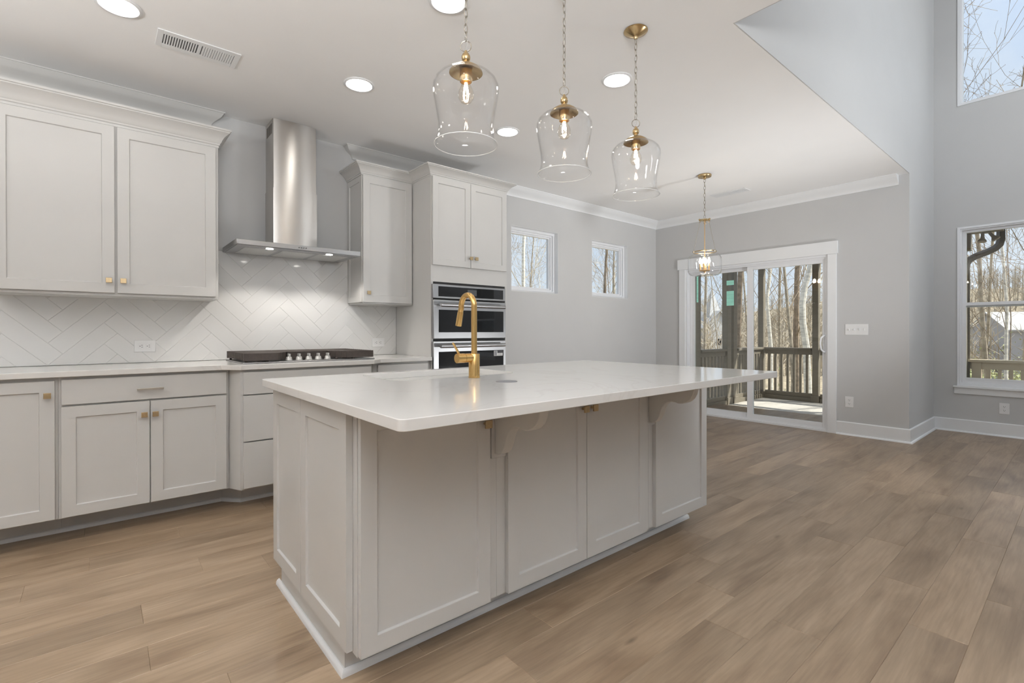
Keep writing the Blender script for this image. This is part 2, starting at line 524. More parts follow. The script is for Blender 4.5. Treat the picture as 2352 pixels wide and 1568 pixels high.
def copy_tree(root, loc, label=None):
    def cp(o, parent):
        c = o.copy(); COL.objects.link(c)
        if parent is not None: c.parent = parent
        for ch in o.children: cp(ch, c)
        return c
    c = cp(root, None)
    c.location = loc
    if label: c['label'] = label
    return c

def wall_holes(mb, axis, a0, a1, z0, z1, t0, t1, holes):
    """wall slab with rectangular holes; axis is the run of the wall, t0..t1 the thickness"""
    us = sorted(set([a0, a1] + [h[0] for h in holes] + [h[1] for h in holes]))
    for u0, u1 in zip(us, us[1:]):
        zs = [(z0, z1)]
        for h in holes:
            if h[0] <= u0 + 1e-6 and h[1] >= u1 - 1e-6:
                nz = []
                for (p, q) in zs:
                    if h[2] > p: nz.append((p, min(q, h[2])))
                    if h[3] < q: nz.append((max(p, h[3]), q))
                zs = [(p, q) for p, q in nz if q - p > 1e-6]
        for (p, q) in zs:
            if axis == 'x': mb.box(u0, u1, t0, t1, p, q)
            else: mb.box(t0, t1, u0, u1, p, q)

def shaker(mb, T, u0, u1, w0, w1, t=0.02, st=0.057, rec=0.009):
    def ring(i, d):
        return [T(u0 + i, w0 + i, d), T(u1 - i, w0 + i, d), T(u1 - i, w1 - i, d), T(u0 + i, w1 - i, d)]
    vs = ring(0, 0) + ring(0, t) + ring(st, t) + ring(st + 0.003, t - rec)
    fs = [(3, 2, 1, 0)]
    for a in (0, 4, 8):
        for j in range(4):
            j2 = (j + 1) % 4
            fs.append((a + j, a + j2, a + 4 + j2, a + 4 + j))
    fs.append((12, 13, 14, 15))
    mb.add(vs, fs)

def face_y(y): return lambda u, w, d: (u, y - d, w)
def face_x(x): return lambda u, w, d: (x - d, u, w)

def square_knob(parent, u, w, y, name='knob', mat='knob', s=0.0145):
    k = MB()
    k.cyl((u, y, w), (u, y - 0.022, w), 0.006, 12)
    k.box(u - s, u + s, y - 0.030, y - 0.021, w - s, w + s)
    return k.build(name, M[mat], parent, bevel=0.0015)

def door(parent, u0, u1, w0, w1, y, knob=None, st=0.057, name='door'):
    d = MB(); shaker(d, face_y(y + 0.02), u0, u1, w0, w1, st=st)
    o = d.build(name, M['cabinet'], parent, bevel=0.0012)
    if knob: square_knob(o, knob[0], knob[1], y)
    return o

def slab(parent, u0, u1, w0, w1, y, pull=None, name='drawer'):
    d = MB(); d.box(u0, u1, y, y + 0.02, w0, w1)
    o = d.build(name, M['cabinet'], parent, bevel=0.0015)
    if pull:
        p = MB(); a, b, z = pull
        p.box(a, b, y - 0.034, y - 0.025, z - 0.0055, z + 0.0055)
        for x in (a + 0.012, b - 0.012):
            p.cyl((x, y, z), (x, y - 0.028, z), 0.0045, 10)
        p.build('pull', M['nickel'], o, bevel=0.001)
    return o

# ------------------------------------------------------------------ setting: floor
ZC = 2.69          # kitchen ceiling
ZH = 5.50          # living room ceiling
YW = 4.083         # kitchen wall
XD = 6.155         # sliding door wall
YR = 1.18          # return wall / edge of the tall living room
XL = 7.302         # living room window wall
XU = 2.478         # edge of the tall living room over the kitchen
XW, YB = -3.6, -5.2

rng = random.Random(7)
known = {-3: 0.420, -2: 1.160, -1: 0.33, 0: 0.79, 1: 0.593, 2: 0.836, 3: 1.065, 4: 0.103, 10: 0.12, 11: 0.61}
fl = MB(); cols = []
PW, PL = 0.1714, 1.2
fl.box(XW, XL, YB, YW, -0.12, -0.0025, 1); cols += [(0, 0, 0)] * 6
r0 = int(math.floor((YB - 0.628) / PW))
for rrow in range(r0, 21):
    y0 = 0.628 + rrow * PW; y1 = y0 + PW
    y0c, y1c = max(y0, YB), min(y1, YW)
    if y1c - y0c < 0.01: continue
    off = known.get(rrow, rng.random() * PL)
    x = off - PL * 6
    while x < XL:
        xa, xb = max(x, XW), min(x + PL, XL)
        if xb - xa > 0.01:
            g = 0.0014
            c = (rng.random(), rng.random(), rng.random())
            vs = [(xa + g, y0c + g, 0), (xb - g, y0c + g, 0), (xb - g, y1c - g, 0), (xa + g, y1c - g, 0),
                  (xa, y0c, -0.0015), (xb, y0c, -0.0015), (xb, y1c, -0.0015), (xa, y1c, -0.0015)]
            fl.add(vs, [(0, 1, 2, 3), (4, 5, 1, 0), (5, 6, 2, 1), (6, 7, 3, 2), (7, 4, 0, 3)], 0)
            cols += [c] * 5
        x += PL
floor = fl.build('floor', [M['wood'], M['substrate']], smooth=False, recalc=False)
ca = floor.data.color_attributes.new('plank', 'FLOAT_COLOR', 'CORNER')
buf = []
for p, c in zip(floor.data.polygons, cols):
    buf += [c[0], c[1], c[2], 1.0] * p.loop_total
ca.data.foreach_set('color', buf)
struct(floor)

# ------------------------------------------------------------------ setting: ceilings and walls
c = MB()
c.box(XW - 0.15, XD + 0.15, YR + 0.006, YW + 0.157, ZC, ZC + 0.25)
c.box(XW - 0.15, XU - 0.006, YB - 0.15, YR + 0.006, ZC, ZC + 0.25)
struct(c.build('ceiling', M['ceiling'], smooth=False))
c = MB(); c.box(XU - 0.15, XL + 0.15, YB - 0.15, YR + 0.15, ZH, ZH + 0.2)
struct(c.build('ceiling_high', M['ceiling'], smooth=False))

WIN = [(3.420, 4.145, 1.562, 2.283), (4.752, 5.487, 1.562, 2.283)]
w = MB(); wall_holes(w, 'x', XW - 0.15, XD + 0.15, 0, ZC, YW, YW + 0.157, WIN)
struct(w.build('wall_kitchen', M['wall'], smooth=False))

DY0, DY1, DZ1 = 1.891, 3.611, 1.966
w = MB(); wall_holes(w, 'y', YR, YW, 0, ZC, XD, XD + 0.15, [(DY0, DY1, 0, DZ1)])
struct(w.build('wall_nook', M['wall'], smooth=False))

w = MB()
w.box(XD + 0.15, XL + 0.15, YR, YR + 0.15, 0, ZC)
w.box(XU - 0.12, XL + 0.15, YR + 0.005, YR + 0.15, ZC + 0.2505, ZH); w.box(XU - 0.005, XL, YR, YR + 0.005, ZC, ZH); w.box(XD + 0.15, XL + 0.15, YR + 0.005, YR + 0.15, ZC, ZC + 0.2505)
struct(w.build('wall_return', M['wall'], smooth=False))

w = MB(); w.box(XU - 0.12, XU - 0.005, YB, YR, ZC + 0.2505, ZH); w.box(XU - 0.005, XU, YB, YR, ZC, ZH)
struct(w.build('wall_upper', M['wall'], smooth=False))

LW = [(0.04, 0.978), (-0.92, 0.018), (-1.88, -0.942), (-3.4, -2.462)]
LZ = [(0.512, 2.268), (3.615, 4.95)]
holes = [(a, b, z0, z1) for (a, b) in LW for (z0, z1) in LZ]
w = MB(); wall_holes(w, 'y', YB, YR, 0, ZH, XL, XL + 0.15, holes)
struct(w.build('wall_living', M['wall'], smooth=False))

RW = [(-2.6, -0.6, 0.4, 2.3), (2.9, 4.7, 0.02, 2.2), (4.9, 6.7, 0.02, 2.2), (2.9, 4.7, 3.0, 4.9), (4.9, 6.7, 3.0, 4.9)]
w = MB(); wall_holes(w, 'x', XW - 0.15, XL + 0.15, 0, ZH, YB - 0.15, YB, RW)
struct(w.build('wall_rear', M['wall'], smooth=False))
w = MB(); wall_holes(w, 'y', YB - 0.15, YW + 0.157, 0, ZH, XW - 0.15, XW, [(-3.6, -1.2, 0.6, 2.3)])
struct(w.build('wall_left', M['wall'], smooth=False))

# baseboards with shoe moulding
BASE = [(0, 0), (0.014, 0), (0.014, 0.134), (0.009, 0.142), (0, 0.142)]
SHOE = [(0, 0), (0.016, 0), (0.015, 0.008), (0.010, 0.015), (0.004, 0.018), (0, 0.018)]
def base_run(name, path):
    b = MB(); b.sweep(path, BASE, side=1)
    inner = [(o + 0.0142, z) for o, z in SHOE]
    b.sweep(path, inner, side=1)
    return struct(b.build(name, M['trim'], bevel=0.0008))
base_run('baseboard_nook', [(XD, 1.805), (XD, YR), (XL, YR)][::-1])
base_run('baseboard_living', [(XL, YR), (XL, YB)][::-1])
base_run('baseboard_kitchen', [(2.86, YW), (XD, YW), (XD, 3.699)][::-1])
base_run('baseboard_rear', [(XL, YB), (XW, YB)][::-1])

# crown moulding at the ceiling
CR = [(0, 0.0), (0.010, 0.0), (0.010, 0.010), (0.016, 0.020), (0.032, 0.036), (0.055, 0.050), (0.078, 0.066), (0.092, 0.084), (0.098, 0.090), (0.104, 0.090), (0.104, 0.098), (0, 0.098)]
CRZ = [(o, z + ZC - 0.0985) for o, z in CR]
KCZ = [(o * 0.8, z) for o, z in CRZ]
b = MB(); b.sweep([(XW, YW), (0.598, YW), (0.598, YW + 0.1)], KCZ, side=-1)
struct(b.build('trim_1', M['cabinet']))
b = MB(); b.sweep([(1.650, YW + 0.1), (1.650, YW), (2.60, YW)], KCZ, side=-1)
struct(b.build('trim_5', M['cabinet']))
b = MB(); b.sweep([(XD, 1.265), (XD, YW), (2.6005, YW)], CRZ, side=1)
struct(b.build('trim_2', M['trim']))

# ------------------------------------------------------------------ herringbone backsplash
def clip_poly(poly, x0, x1, z0, z1):
    def cut(pts, f):
        out = []
        for i in range(len(pts)):
            a, b_ = pts[i], pts[(i + 1) % len(pts)]
            fa, fb = f(a), f(b_)
            if fa >= 0: out.append(a)
            if (fa >= 0) != (fb >= 0):
                t = fa / (fa - fb); out.append((a[0] + (b_[0] - a[0]) * t, a[1] + (b_[1] - a[1]) * t))
        return out
    for f in (lambda p: p[0] - x0, lambda p: x1 - p[0], lambda p: p[1] - z0, lambda p: z1 - p[1]):
        if len(poly) < 3: return []
        poly = cut(poly, f)
    return poly

TX0, TX1, TZ0, TZ1 = -1.3, 2.048, 0.915, 1.706
bs = MB()
bs.box(TX0, TX1, YW - 0.0065, YW - 0.0005, TZ0, TZ1, 1)
TW, TL = 0.0956, 0.3705
ox, oz = -0.1835, 0.984
s2 = math.sqrt(0.5)
def inset_poly(p, d):
    n = len(p); out = []
    area = sum(p[i][0] * p[(i + 1) % n][1] - p[(i + 1) % n][0] * p[i][1] for i in range(n))
    if area < 0: p = p[::-1]
    for i in range(n):
        a, b_, c_ = Vector(p[i - 1]), Vector(p[i]), Vector(p[(i + 1) % n])
        e1, e2 = (b_ - a), (c_ - b_)
        if e1.length < 1e-5 or e2.length < 1e-5: out.append(tuple(b_)); continue
        e1.normalize(); e2.normalize()
        n1, n2 = Vector((-e1.y, e1.x)), Vector((-e2.y, e2.x))
        mv = n1 + n2; dd = mv.dot(n1)
        if dd < 0.15: out.append(tuple(b_ + n1 * d)); continue
        out.append(tuple(b_ + mv * (d / dd)))
    return p, out
for k in range(-40, 41):
    for mm in range(-6, 7):
        a0, b0 = k * TW + mm * TL, k * TW - mm * TL
        for (aa, bb, la, lb) in ((a0, b0, TL, TW), (a0 - TW, b0, TW, TL)):
            q = [(aa, bb), (aa + la, bb), (aa + la, bb + lb), (aa, bb + lb)]
            q = [(ox + (a - b_) * s2, oz + (a + b_) * s2) for a, b_ in q]
            if max(p[0] for p in q) < TX0 or min(p[0] for p in q) > TX1 or max(p[1] for p in q) < TZ0 or min(p[1] for p in q) > TZ1: continue
            _, q = inset_poly(q, 0.0005)
            q = clip_poly(q, TX0 + 0.0005, TX1 - 0.0005, TZ0 + 0.0005, TZ1 - 0.0005)
            if len(q) < 3: continue
            ar = abs(sum(q[i][0] * q[(i + 1) % len(q)][1] - q[(i + 1) % len(q)][0] * q[i][1] for i in range(len(q)))) / 2
            if ar < 2e-5: continue
            q, qi = inset_poly(q, 0.0013 if ar > 4e-4 else 0.0003)
            n = len(q)
            vs = [(x, YW - 0.0065, z) for x, z in q] + [(x, YW - 0.0085, z) for x, z in qi]
            fs = [(i, (i + 1) % n, n + (i + 1) % n, n + i) for i in range(n)] + [tuple(range(n, 2 * n))]
            bs.add(vs, fs, 0)
o = bs.build('backsplash', [M['tile'], M['grout']], loc=(0.5, YW, 1.0), smooth=False)
tag(o, 'glossy white herringbone tile backsplash behind the cooktop and along the kitchen wall', 'backsplash', kind='structure')
YT = YW - 0.0095     # backs of the cabinets stand against the tile

# ------------------------------------------------------------------ kitchen base cabinets
t = thing('base_cabinet', 'white base cabinet at the left edge with one tall door and no drawer', 'cabinet', (-0.42, 3.78, 0))
b = MB(); b.box(-0.66, -0.176, 3.48, YT, 0.14, 0.884); b.box(-0.66, -0.176, 3.715, YT, 0.0, 0.14)
b.build('cabinet_body', M['cabinet'], t)
door(t, -0.645, -0.188, 0.147, 0.865, 3.46, (-0.214, 0.792))

t = thing('base_cabinet', 'white base cabinet with a long drawer over two doors, left of the cooktop', 'cabinet', (0.21, 3.78, 0))
b = MB(); b.box(-0.175, 0.606, 3.48, YT, 0.14, 0.884); b.box(-0.175, 0.606, 3.715, YT, 0.0, 0.14)
b.build('cabinet_body', M['cabinet'], t)
door(t, -0.163, 0.208, 0.147, 0.726, 3.46, (0.183, 0.652))
door(t, 0.213, 0.592, 0.147, 0.726, 3.46, (0.234, 0.652))
slab(t, -0.163, 0.592, 0.736, 0.868, 3.46, (0.150, 0.272, 0.797))

t = thing('cooktop_cabinet', 'white drawer cabinet with angled corners that stands forward beneath the cooktop', 'cabinet', (1.08, 3.78, 0))
poly = [(0.607, YT), (0.607, 3.482), (0.652, 3.384), (1.505, 3.384), (1.554, 3.482), (1.554, YT)]
b = MB(); b.prism(poly, 'z', 0.14, 0.884)
poly2 = [(0.607, YT), (0.607, 3.72), (0.70, 3.615), (1.462, 3.615), (1.554, 3.72), (1.554, YT)]
b.prism(poly2, 'z', 0.0, 0.14)
b.build('cabinet_body', M['cabinet'], t)
slab(t, 0.667, 1.492, 0.730, 0.868, 3.364)
slab(t, 0.667, 1.492, 0.440, 0.722, 3.364, (1.02, 1.14, 0.66))
slab(t, 0.667, 1.492, 0.150, 0.432, 3.364, (1.02, 1.14, 0.37))

t = thing('base_cabinet', 'narrow white base cabinet between the cooktop cabinet and the oven tower', 'cabinet', (1.8, 3.78, 0))
b = MB(); b.box(1.555, 2.047, 3.48, YT, 0.14, 0.884); b.box(1.555, 2.047, 3.715, YT, 0.0, 0.14)
b.build('cabinet_body', M['cabinet'], t)
slab(t, 1.590, 2.022, 0.736, 0.866, 3.46, (1.745, 1.867, 0.80))
door(t, 1.590, 2.022, 0.147, 0.726, 3.46, (1.62, 0.652))

b = MB(); b.sweep([(2.04, 3.7145), (1.5560, 3.7145), (1.4625, 3.6145), (0.6995, 3.6145), (0.6065, 3.7145), (-0.66, 3.7145)], [(0, 0), (0.013, 0), (0.013, 0.012), (0.009, 0.020), (0, 0.024)], side=1)
struct(b.build('trim_3', M['trim']))

cp = [(-0.66, YT), (-0.66, 3.441), (0.562, 3.441), (0.652, 3.349), (1.512, 3.349), (1.602, 3.441), (2.047, 3.441), (2.047, YT)]
b = MB(); b.prism(cp, 'z', 0.884, 0.914)
o = b.build('countertop', M['quartz'], loc=(0.7, 3.8, 0.884), bevel=0.002)
tag(o, 'white quartz worktop running along the kitchen wall below the backsplash', 'countertop')

# ------------------------------------------------------------------ wall cabinets
CC = [(0, 0), (0.004, 0), (0.004, 0.012), (0.010, 0.016), (0.010, 0.024), (0.016, 0.030), (0.022, 0.045), (0.034, 0.064), (0.052, 0.080), (0.062, 0.086), (0.062, 0.091), (0.069, 0.094), (0.069, 0.104), (0, 0.104)]
def cab_crown(parent, x0, x1, yf, yb, z0, z1, x1b=None):
    k = (z1 - z0) / 0.104
    prof = [(o, z0 + z * k) for o, z in CC]
    b = MB()
    path = [(x0, yb), (x0, yf), (x1, yf)]
    if x1b is not None: path.append((x1, x1b))
    b.sweep(path, prof, side=-1)
    return b.build('crown_molding', M['cabinet'], parent)

t = thing('wall_cabinet', 'wide white two door wall cabinet left of the range hood', 'cabinet', (0.07, 3.92, 1.335), None)
b = MB(); b.box(-0.462, 0.600, 3.778, YT, 1.335, 2.352)
b.build('cabinet_body', M['cabinet'], t, bevel=0.001)
door(t, -0.450, 0.060, 1.352, 2.344, 3.758, (0.033, 1.424))
door(t, 0.073, 0.583, 1.352, 2.344, 3.758, (0.100, 1.424))
cab_crown(t, -0.462, 0.600, 3.778, YT, 2.350, 2.466, YT)

t = thing('wall_cabinet', 'narrow white single door wall cabinet between the hood and the oven tower', 'cabinet', (1.82, 3.92, 1.345))
b = MB(); b.box(1.609, 2.047, 3.778, YT, 1.345, 2.385)
b.build('cabinet_body', M['cabinet'], t, bevel=0.001)
d = MB(); shaker(d, face_x(1.6095), 3.779, YT - 0.002, 1.358, 2.376, t=0.0125, st=0.045, rec=0.006)
d.build('side_panel', M['cabinet'], t)
door(t, 1.604, 2.038, 1.357, 2.374, 3.758, (1.642, 1.432))
cab_crown(t, 1.597, 2.047, 3.778, YT, 2.378, 2.464)

t = thing('oven_cabinet', 'tall white oven tower cabinet with two doors above the built-in ovens', 'cabinet', (2.448, 3.8, 0))
b = MB()
b.box(2.049, 2.069, 3.465, YT, 0.0, 2.400)
b.box(2.827, 2.847, 3.465, YT, 0.0, 2.400)
b.box(2.069, 2.827, 3.465, YT, 1.528, 2.400)
b.box(2.069, 2.827, 3.465, YT, 0.10, 0.40)
b.box(2.069, 2.827, 3.56, YT, 0.0, 0.10)
b.box(2.069, 2.827, 4.04, YT, 0.40, 1.528)
b.build('cabinet_body', M['cabinet'], t)
door(t, 2.058, 2.4305, 1.664, 2.386, 3.445, (2.423, 1.744 - 0.001), st=0.052)
door(t, 2.4345, 2.832, 1.664, 2.386, 3.445, (2.479, 1.744), st=0.052)
slab(t, 2.060, 2.832, 0.13, 0.39, 3.445, (2.37, 2.51, 0.26))
cab_crown(t, 2.049, 2.847, 3.465, YT, 2.388, 2.466, YT)

# ------------------------------------------------------------------ wall ovens
t = thing('wall_oven', 'stainless double wall oven with black glass built into the tower', 'oven', (2.448, 3.7, 0.41))
b = MB(); b.box(2.075, 2.821, 3.47, 4.03, 0.41, 1.524)
b.build('oven_body', M['dark'], t)
b = MB(); b.box(2.054, 2.812, 3.440, 3.464, 1.392, 1.507)
p = b.build('control_panel', M['steelh'], t, bevel=0.003)
b = MB(); b.box(2.105, 2.783, 3.4375, 3.4405, 1.407, 1.490); b.build('panel_glass', M['blackglass'], p)
b = MB(); b.box(2.393, 2.488, 3.4365, 3.4374, 1.426, 1.474); b.build('display', M['display'], p)
def oven_door(z0, z1, g0, g1, hz):
    b = MB(); b.box(2.057, 2.812, 3.436, 3.462, z0, z1)
    o = b.build('oven_door', M['steelh'], t, bevel=0.003)
    b = MB(); b.box(2.106, 2.783, 3.4335, 3.4365, g0, g1); b.build('door_glass', M['blackglass'], o)
    b = MB()
    pts = [(2.098 + 0.668 * i / 12, 3.392 - 0.006 * math.sin(PI * i / 12), hz) for i in range(13)]
    b.tube(pts, 0.0155, 14)
    for x in (2.126, 2.738): b.cyl((x, 3.436, hz), (x, 3.393, hz), 0.009, 10)
    b.build('oven_handle', M['steelh'], o)
    return o
oven_door(1.060, 1.379, 1.113, 1.298, 1.335)
o = oven_door(0.43, 1.039, 0.52, 0.953, 1.000)
b = MB(); b.box(2.672, 2.772, 3.4325, 3.4334, 0.902, 0.948)
s_ = b.build('energy_label', M['sticker'], o)
b = MB(); b.box(2.712, 2.771, 3.4318, 3.4326, 0.927, 0.9475); b.box(2.676, 2.706, 3.4318, 3.4326, 0.906, 0.944, 1)
for i in range(3): b.box(2.716, 2.764, 3.4318, 3.4326, 0.908 + i * 0.006, 0.910 + i * 0.006, 1)
b.build('label_print', [M['stickerdark'], M['stickergrey']], s_)

# ------------------------------------------------------------------ range hood
t = thing('range_hood', 'stainless chimney range hood over the cooktop', 'range hood', (1.1, 3.85, 1.693))
b = MB()
HZ0, HZ1 = 1.695, 1.731
b.prism([(0.674, YT), (0.674, 3.622), (0.680, 3.612), (1.519, 3.612), (1.525, 3.622), (1.525, YT)], 'z', HZ0 + 0.002, HZ1)
p = b.build('hood_canopy', M['steelh'], t, bevel=0.002)
b = MB(); b.box(0.684, 1.515, 3.625, YT - 0.02, HZ0 - 0.0015, HZ0 + 0.0015); b.build('hood_underside', M['steelh'], p)
for x0, x1 in ((0.745, 0.958), (0.985, 1.212), (1.240, 1.455)):
    b = MB(); b.box(x0, x1, 3.705, 4.02, HZ0 - 0.003, HZ0 - 0.0016); b.build('grease_filter', M['filter'], p)
for x in (0.893, 1.303):
    b = MB(); b.lathe((x, 3.672, HZ0 - 0.004), [(0, 0), (0.022, 0), (0.024, 0.0022)], 20); b.build('hood_lamp', M['hoodlamp'], p)
for i in range(4):
    b = MB(); b.cyl((1.070 + i * 0.016, 3.6125, 1.7135), (1.070 + i * 0.016, 3.6085, 1.7135), 0.0045, 12)
    b.build('button', M['slotgrey'], p)
def flue(x0, x1, yf, sag, z0, z1, name):
    pts = [(x0, YW - 0.002), (x0, yf + 0.012)]
    for i in range(13):
        u = i / 12
        pts.append((x0 + 0.004 + (x1 - x0 - 0.008) * u, yf + 0.004 - sag * math.sin(PI * u) ** 0.8))
    pts += [(x1, yf + 0.012), (x1, YW - 0.002)]
    b = MB(); b.prism(pts, 'z', z0, z1)
    return b.build(name, M['steel'], t, angle=45)
flue(0.962, 1.283, 3.868, 0.016, HZ1, 2.178, 'lower_flue')
up = flue(0.966, 1.279, 3.874, 0.016, 2.1785, ZC - 0.001, 'upper_flue')
b = MB()
for i in range(7): b.box(0.9650, 0.9665, 3.905 + i * 0.022, 3.917 + i * 0.022, 2.585, 2.660)
b.build('vent_slots', M['slot'], up)
for x in (0.893, 1.303):
    ld = bpy.data.lights.new('hood_light', 'SPOT'); ld.energy = 9.0; ld.spot_size = math.radians(128); ld.spot_blend = 0.35
    ld.color = (1.0, 0.95, 0.88); ld.shadow_soft_size = 0.02
    lo = bpy.data.objects.new('hood_light', ld); COL.objects.link(lo); lo.parent = t
    lo.location = (x - 1.1, 3.672 - 3.85, HZ0 - 0.012 - 1.693)

# ------------------------------------------------------------------ cooktop
t = thing('cooktop', 'stainless gas cooktop with dark cast iron grates and five knobs', 'cooktop', (1.12, 3.74, 0.914))
b = MB(); b.box(0.682, 1.566, 3.462, 4.02, 0.9145, 0.922)
b.build('cooktop_tray', M['steelh'], t, bevel=0.003)
def grate(poly, y0, y1, nb):
    g = MB(); zt, zb = 0.980, 0.934
    def xr(y):
        xs = []
        for i in range(len(poly)):
            (xa, ya), (xb, yb) = poly[i], poly[(i + 1) % len(poly)]
            if (ya - y) * (yb - y) <= 0 and abs(ya - yb) > 1e-9:
                xs.append(xa + (xb - xa) * (y - ya) / (yb - ya))
        return min(xs), max(xs)
    for i in range(nb):
        y = y0 + 0.006 + (y1 - y0 - 0.012) * i / (nb - 1)
        xa, xb = xr(y)
        g.box(xa, xb, y - 0.0055, y + 0.0055, zb, zt)
    n = len(poly)
    for i in range(n):
        a, c_ = Vector(poly[i]), Vector(poly[(i + 1) % n])
        if (c_ - a).length < 0.02: continue
        d_ = (c_ - a).normalized()
        if abs(d_.x) < 0.3 and i in SKIP: continue
        nn = Vector((-d_.y, d_.x)) * 0.006
        q = [a, c_, c_ + nn, a + nn]
        g.prism([(v_.x, v_.y) for v_ in q], 'z', zb - 0.003, zt)
    xs = [p[0] for p in poly]; xm = (min(xs) + max(xs)) / 2
    g.box(xm - 0.006, xm + 0.006, y0 + 0.002, y1 - 0.002, zb + 0.004, zt - 0.004)
    for (x_, y_) in ((min(xs) + 0.02, y0 + 0.03), (max(xs) - 0.02, y1 - 0.03), (min(xs) + 0.02, y1 - 0.03), (xm, y0 + 0.03)):
        g.box(x_ - 0.008, x_ + 0.008, y_ - 0.008, y_ + 0.008, 0.9222, zb)
    return g.build('grate', M['iron'], t, bevel=0.0012, seg=1)
SKIP = (4,)
grate([(0.688, 3.470), (0.890, 3.470), (0.978, 3.600), (0.978, 4.008), (0.688, 4.008)], 3.470, 4.008, 14)
SKIP = ()
grate([(0.986, 3.612), (1.262, 3.612), (1.262, 4.008), (0.986, 4.008)], 3.612, 4.008, 9)
SKIP = (1, 2)
grate([(1.358, 3.470), (1.558, 3.470), (1.558, 4.008), (1.270, 4.008), (1.270, 3.600)], 3.470, 4.008, 14)
for (x, y, r) in ((0.83, 3.62, 0.042), (0.83, 3.86, 0.036), (1.122, 3.80, 0.055), (1.415, 3.62, 0.036), (1.415, 3.86, 0.042)):
    b = MB(); b.lathe((x, y, 0.922), [(0, 0), (r, 0), (r, 0.008), (r * 0.8, 0.012), (0, 0.013)], 24); b.build('burner', M['iron'], t)
for x in (0.978, 1.044, 1.109, 1.174, 1.240):
    b = MB(); b.lathe((x, 3.532, 0.922), [(0, 0), (0.024, 0), (0.024, 0.004), (0.021, 0.008), (0.019, 0.020), (0.016, 0.026), (0, 0.027)], 24)
    b.box(x - 0.0065, x + 0.0065, 3.514, 3.552, 0.944, 0.968)
    b.build('knob', M['knobgrey'], t, bevel=0.002)

# ------------------------------------------------------------------ island
IX0, IX1, IY0, IY1 = 0.528, 2.636, 1.029, 2.322
def island_unit(name, label, x0, x1):
    t = thing(name, label, 'cabinet', ((x0 + x1) / 2, 1.9, 0))
    b = MB(); b.box(x0, x1, 1.45, 2.30, 0.118, 0.884)
    b.box(max(x0, 0.604), x1 - (0.0 if x1 < 2.5 else 0.0), 1.570, 2.30, 0.0, 0.118)
    b.build('cabinet_body', M['cabinet'], t)
    return t
t = island_unit('island_cabinet', 'left island cabinet with one front door and two shaker panels on its end', 0.597, 1.139)
door(t, 0.600, 1.097, 0.120, 0.866, 1.43, (1.070, 0.783), st=0.054)
for (y0, y1) in ((1.482, 1.931), (1.934, 2.316)):
    d = MB(); shaker(d, face_x(0.597), y0, y1, 0.124, 0.864, t=0.022, st=0.056)
    d.build('end_panel', M['cabinet'], t, bevel=0.0012)
t = island_unit('island_cabinet', 'middle island cabinet with a pair of doors between the two corbels', 1.140, 2.119)
door(t, 1.182, 1.6285, 0.120, 0.866, 1.43, (1.601, 0.783), st=0.056)
door(t, 1.6315, 2.080, 0.120, 0.866, 1.43, (1.659, 0.783), st=0.060)
t = island_unit('island_cabinet', 'right island cabinet with a single plain door beyond the second corbel', 2.120, 2.668)
door(t, 2.156, 2.662, 0.120, 0.866, 1.43, None, st=0.056)

b = MB(); b.sweep([(2.690, 1.5695), (0.6035, 1.5695), (0.6035, 2.330)], [(0, 0), (0.015, 0), (0.014, 0.011), (0.010, 0.018), (0.004, 0.022), (0, 0.022)], side=1)
struct(b.build('trim_4', M['trim']))

CB = [(0, 0.8835), (0.246, 0.8835), (0.246, 0.850), (0.241, 0.825), (0.228, 0.802), (0.208, 0.785), (0.185, 0.776), (0.165, 0.774), (0.145, 0.778), (0.125, 0.780), (0.105, 0.775), (0.088, 0.762), (0.076, 0.743), (0.067, 0.720), (0.060, 0.700), (0.050, 0.682), (0.034, 0.668), (0.015, 0.662), (0, 0.662)]
for cx, lab in ((1.140, 'scrolled white corbel under the worktop beside the brass knob of the left island door'), (2.119, 'scrolled white corbel under the worktop at the far right of the island front')):
    t = thing('corbel', lab, 'corbel', (cx, 1.44, 0.65), 'corbels under the island worktop')
    b = MB(); b.box(cx - 0.0345, cx + 0.0345, 1.4345, 1.4495, 0.646, 0.8835); b.build('back_plate', M['cabinet'], t, bevel=0.002)
    b = MB(); b.prism([(1.4344 - d_, z) for d_, z in CB], 'x', cx - 0.020, cx + 0.022); b.build('bracket', M['cabinet'], t, bevel=0.003, angle=40)

# island worktop with a cut-out for the sink
def rrect(x0, x1, y0, y1, r, n=6):
    pts = []
    for cx, cy, a in ((x1 - r, y0 + r, -90), (x1 - r, y1 - r, 0), (x0 + r, y1 - r, 90), (x0 + r, y0 + r, 180)):
        for i in range(n + 1):
            an = math.radians(a + 90 * i / n); pts.append((cx + r * math.cos(an), cy + r * math.sin(an)))
    return pts
outer = rrect(IX0, IX1, IY0, IY1, 0.022)
SX0, SX1, SY0, SY1 = 0.932, 1.592, 1.842, 2.248
inner = rrect(SX0, SX1, SY0, SY1, 0.075, 8)
b = MB()
zb, zt = 0.884, 0.914
no, ni = len(outer), len(inner)
allp = outer + inner
n = no + ni
vs = [(x, y, zt) for x, y in allp] + [(x, y, zb) for x, y in allp]
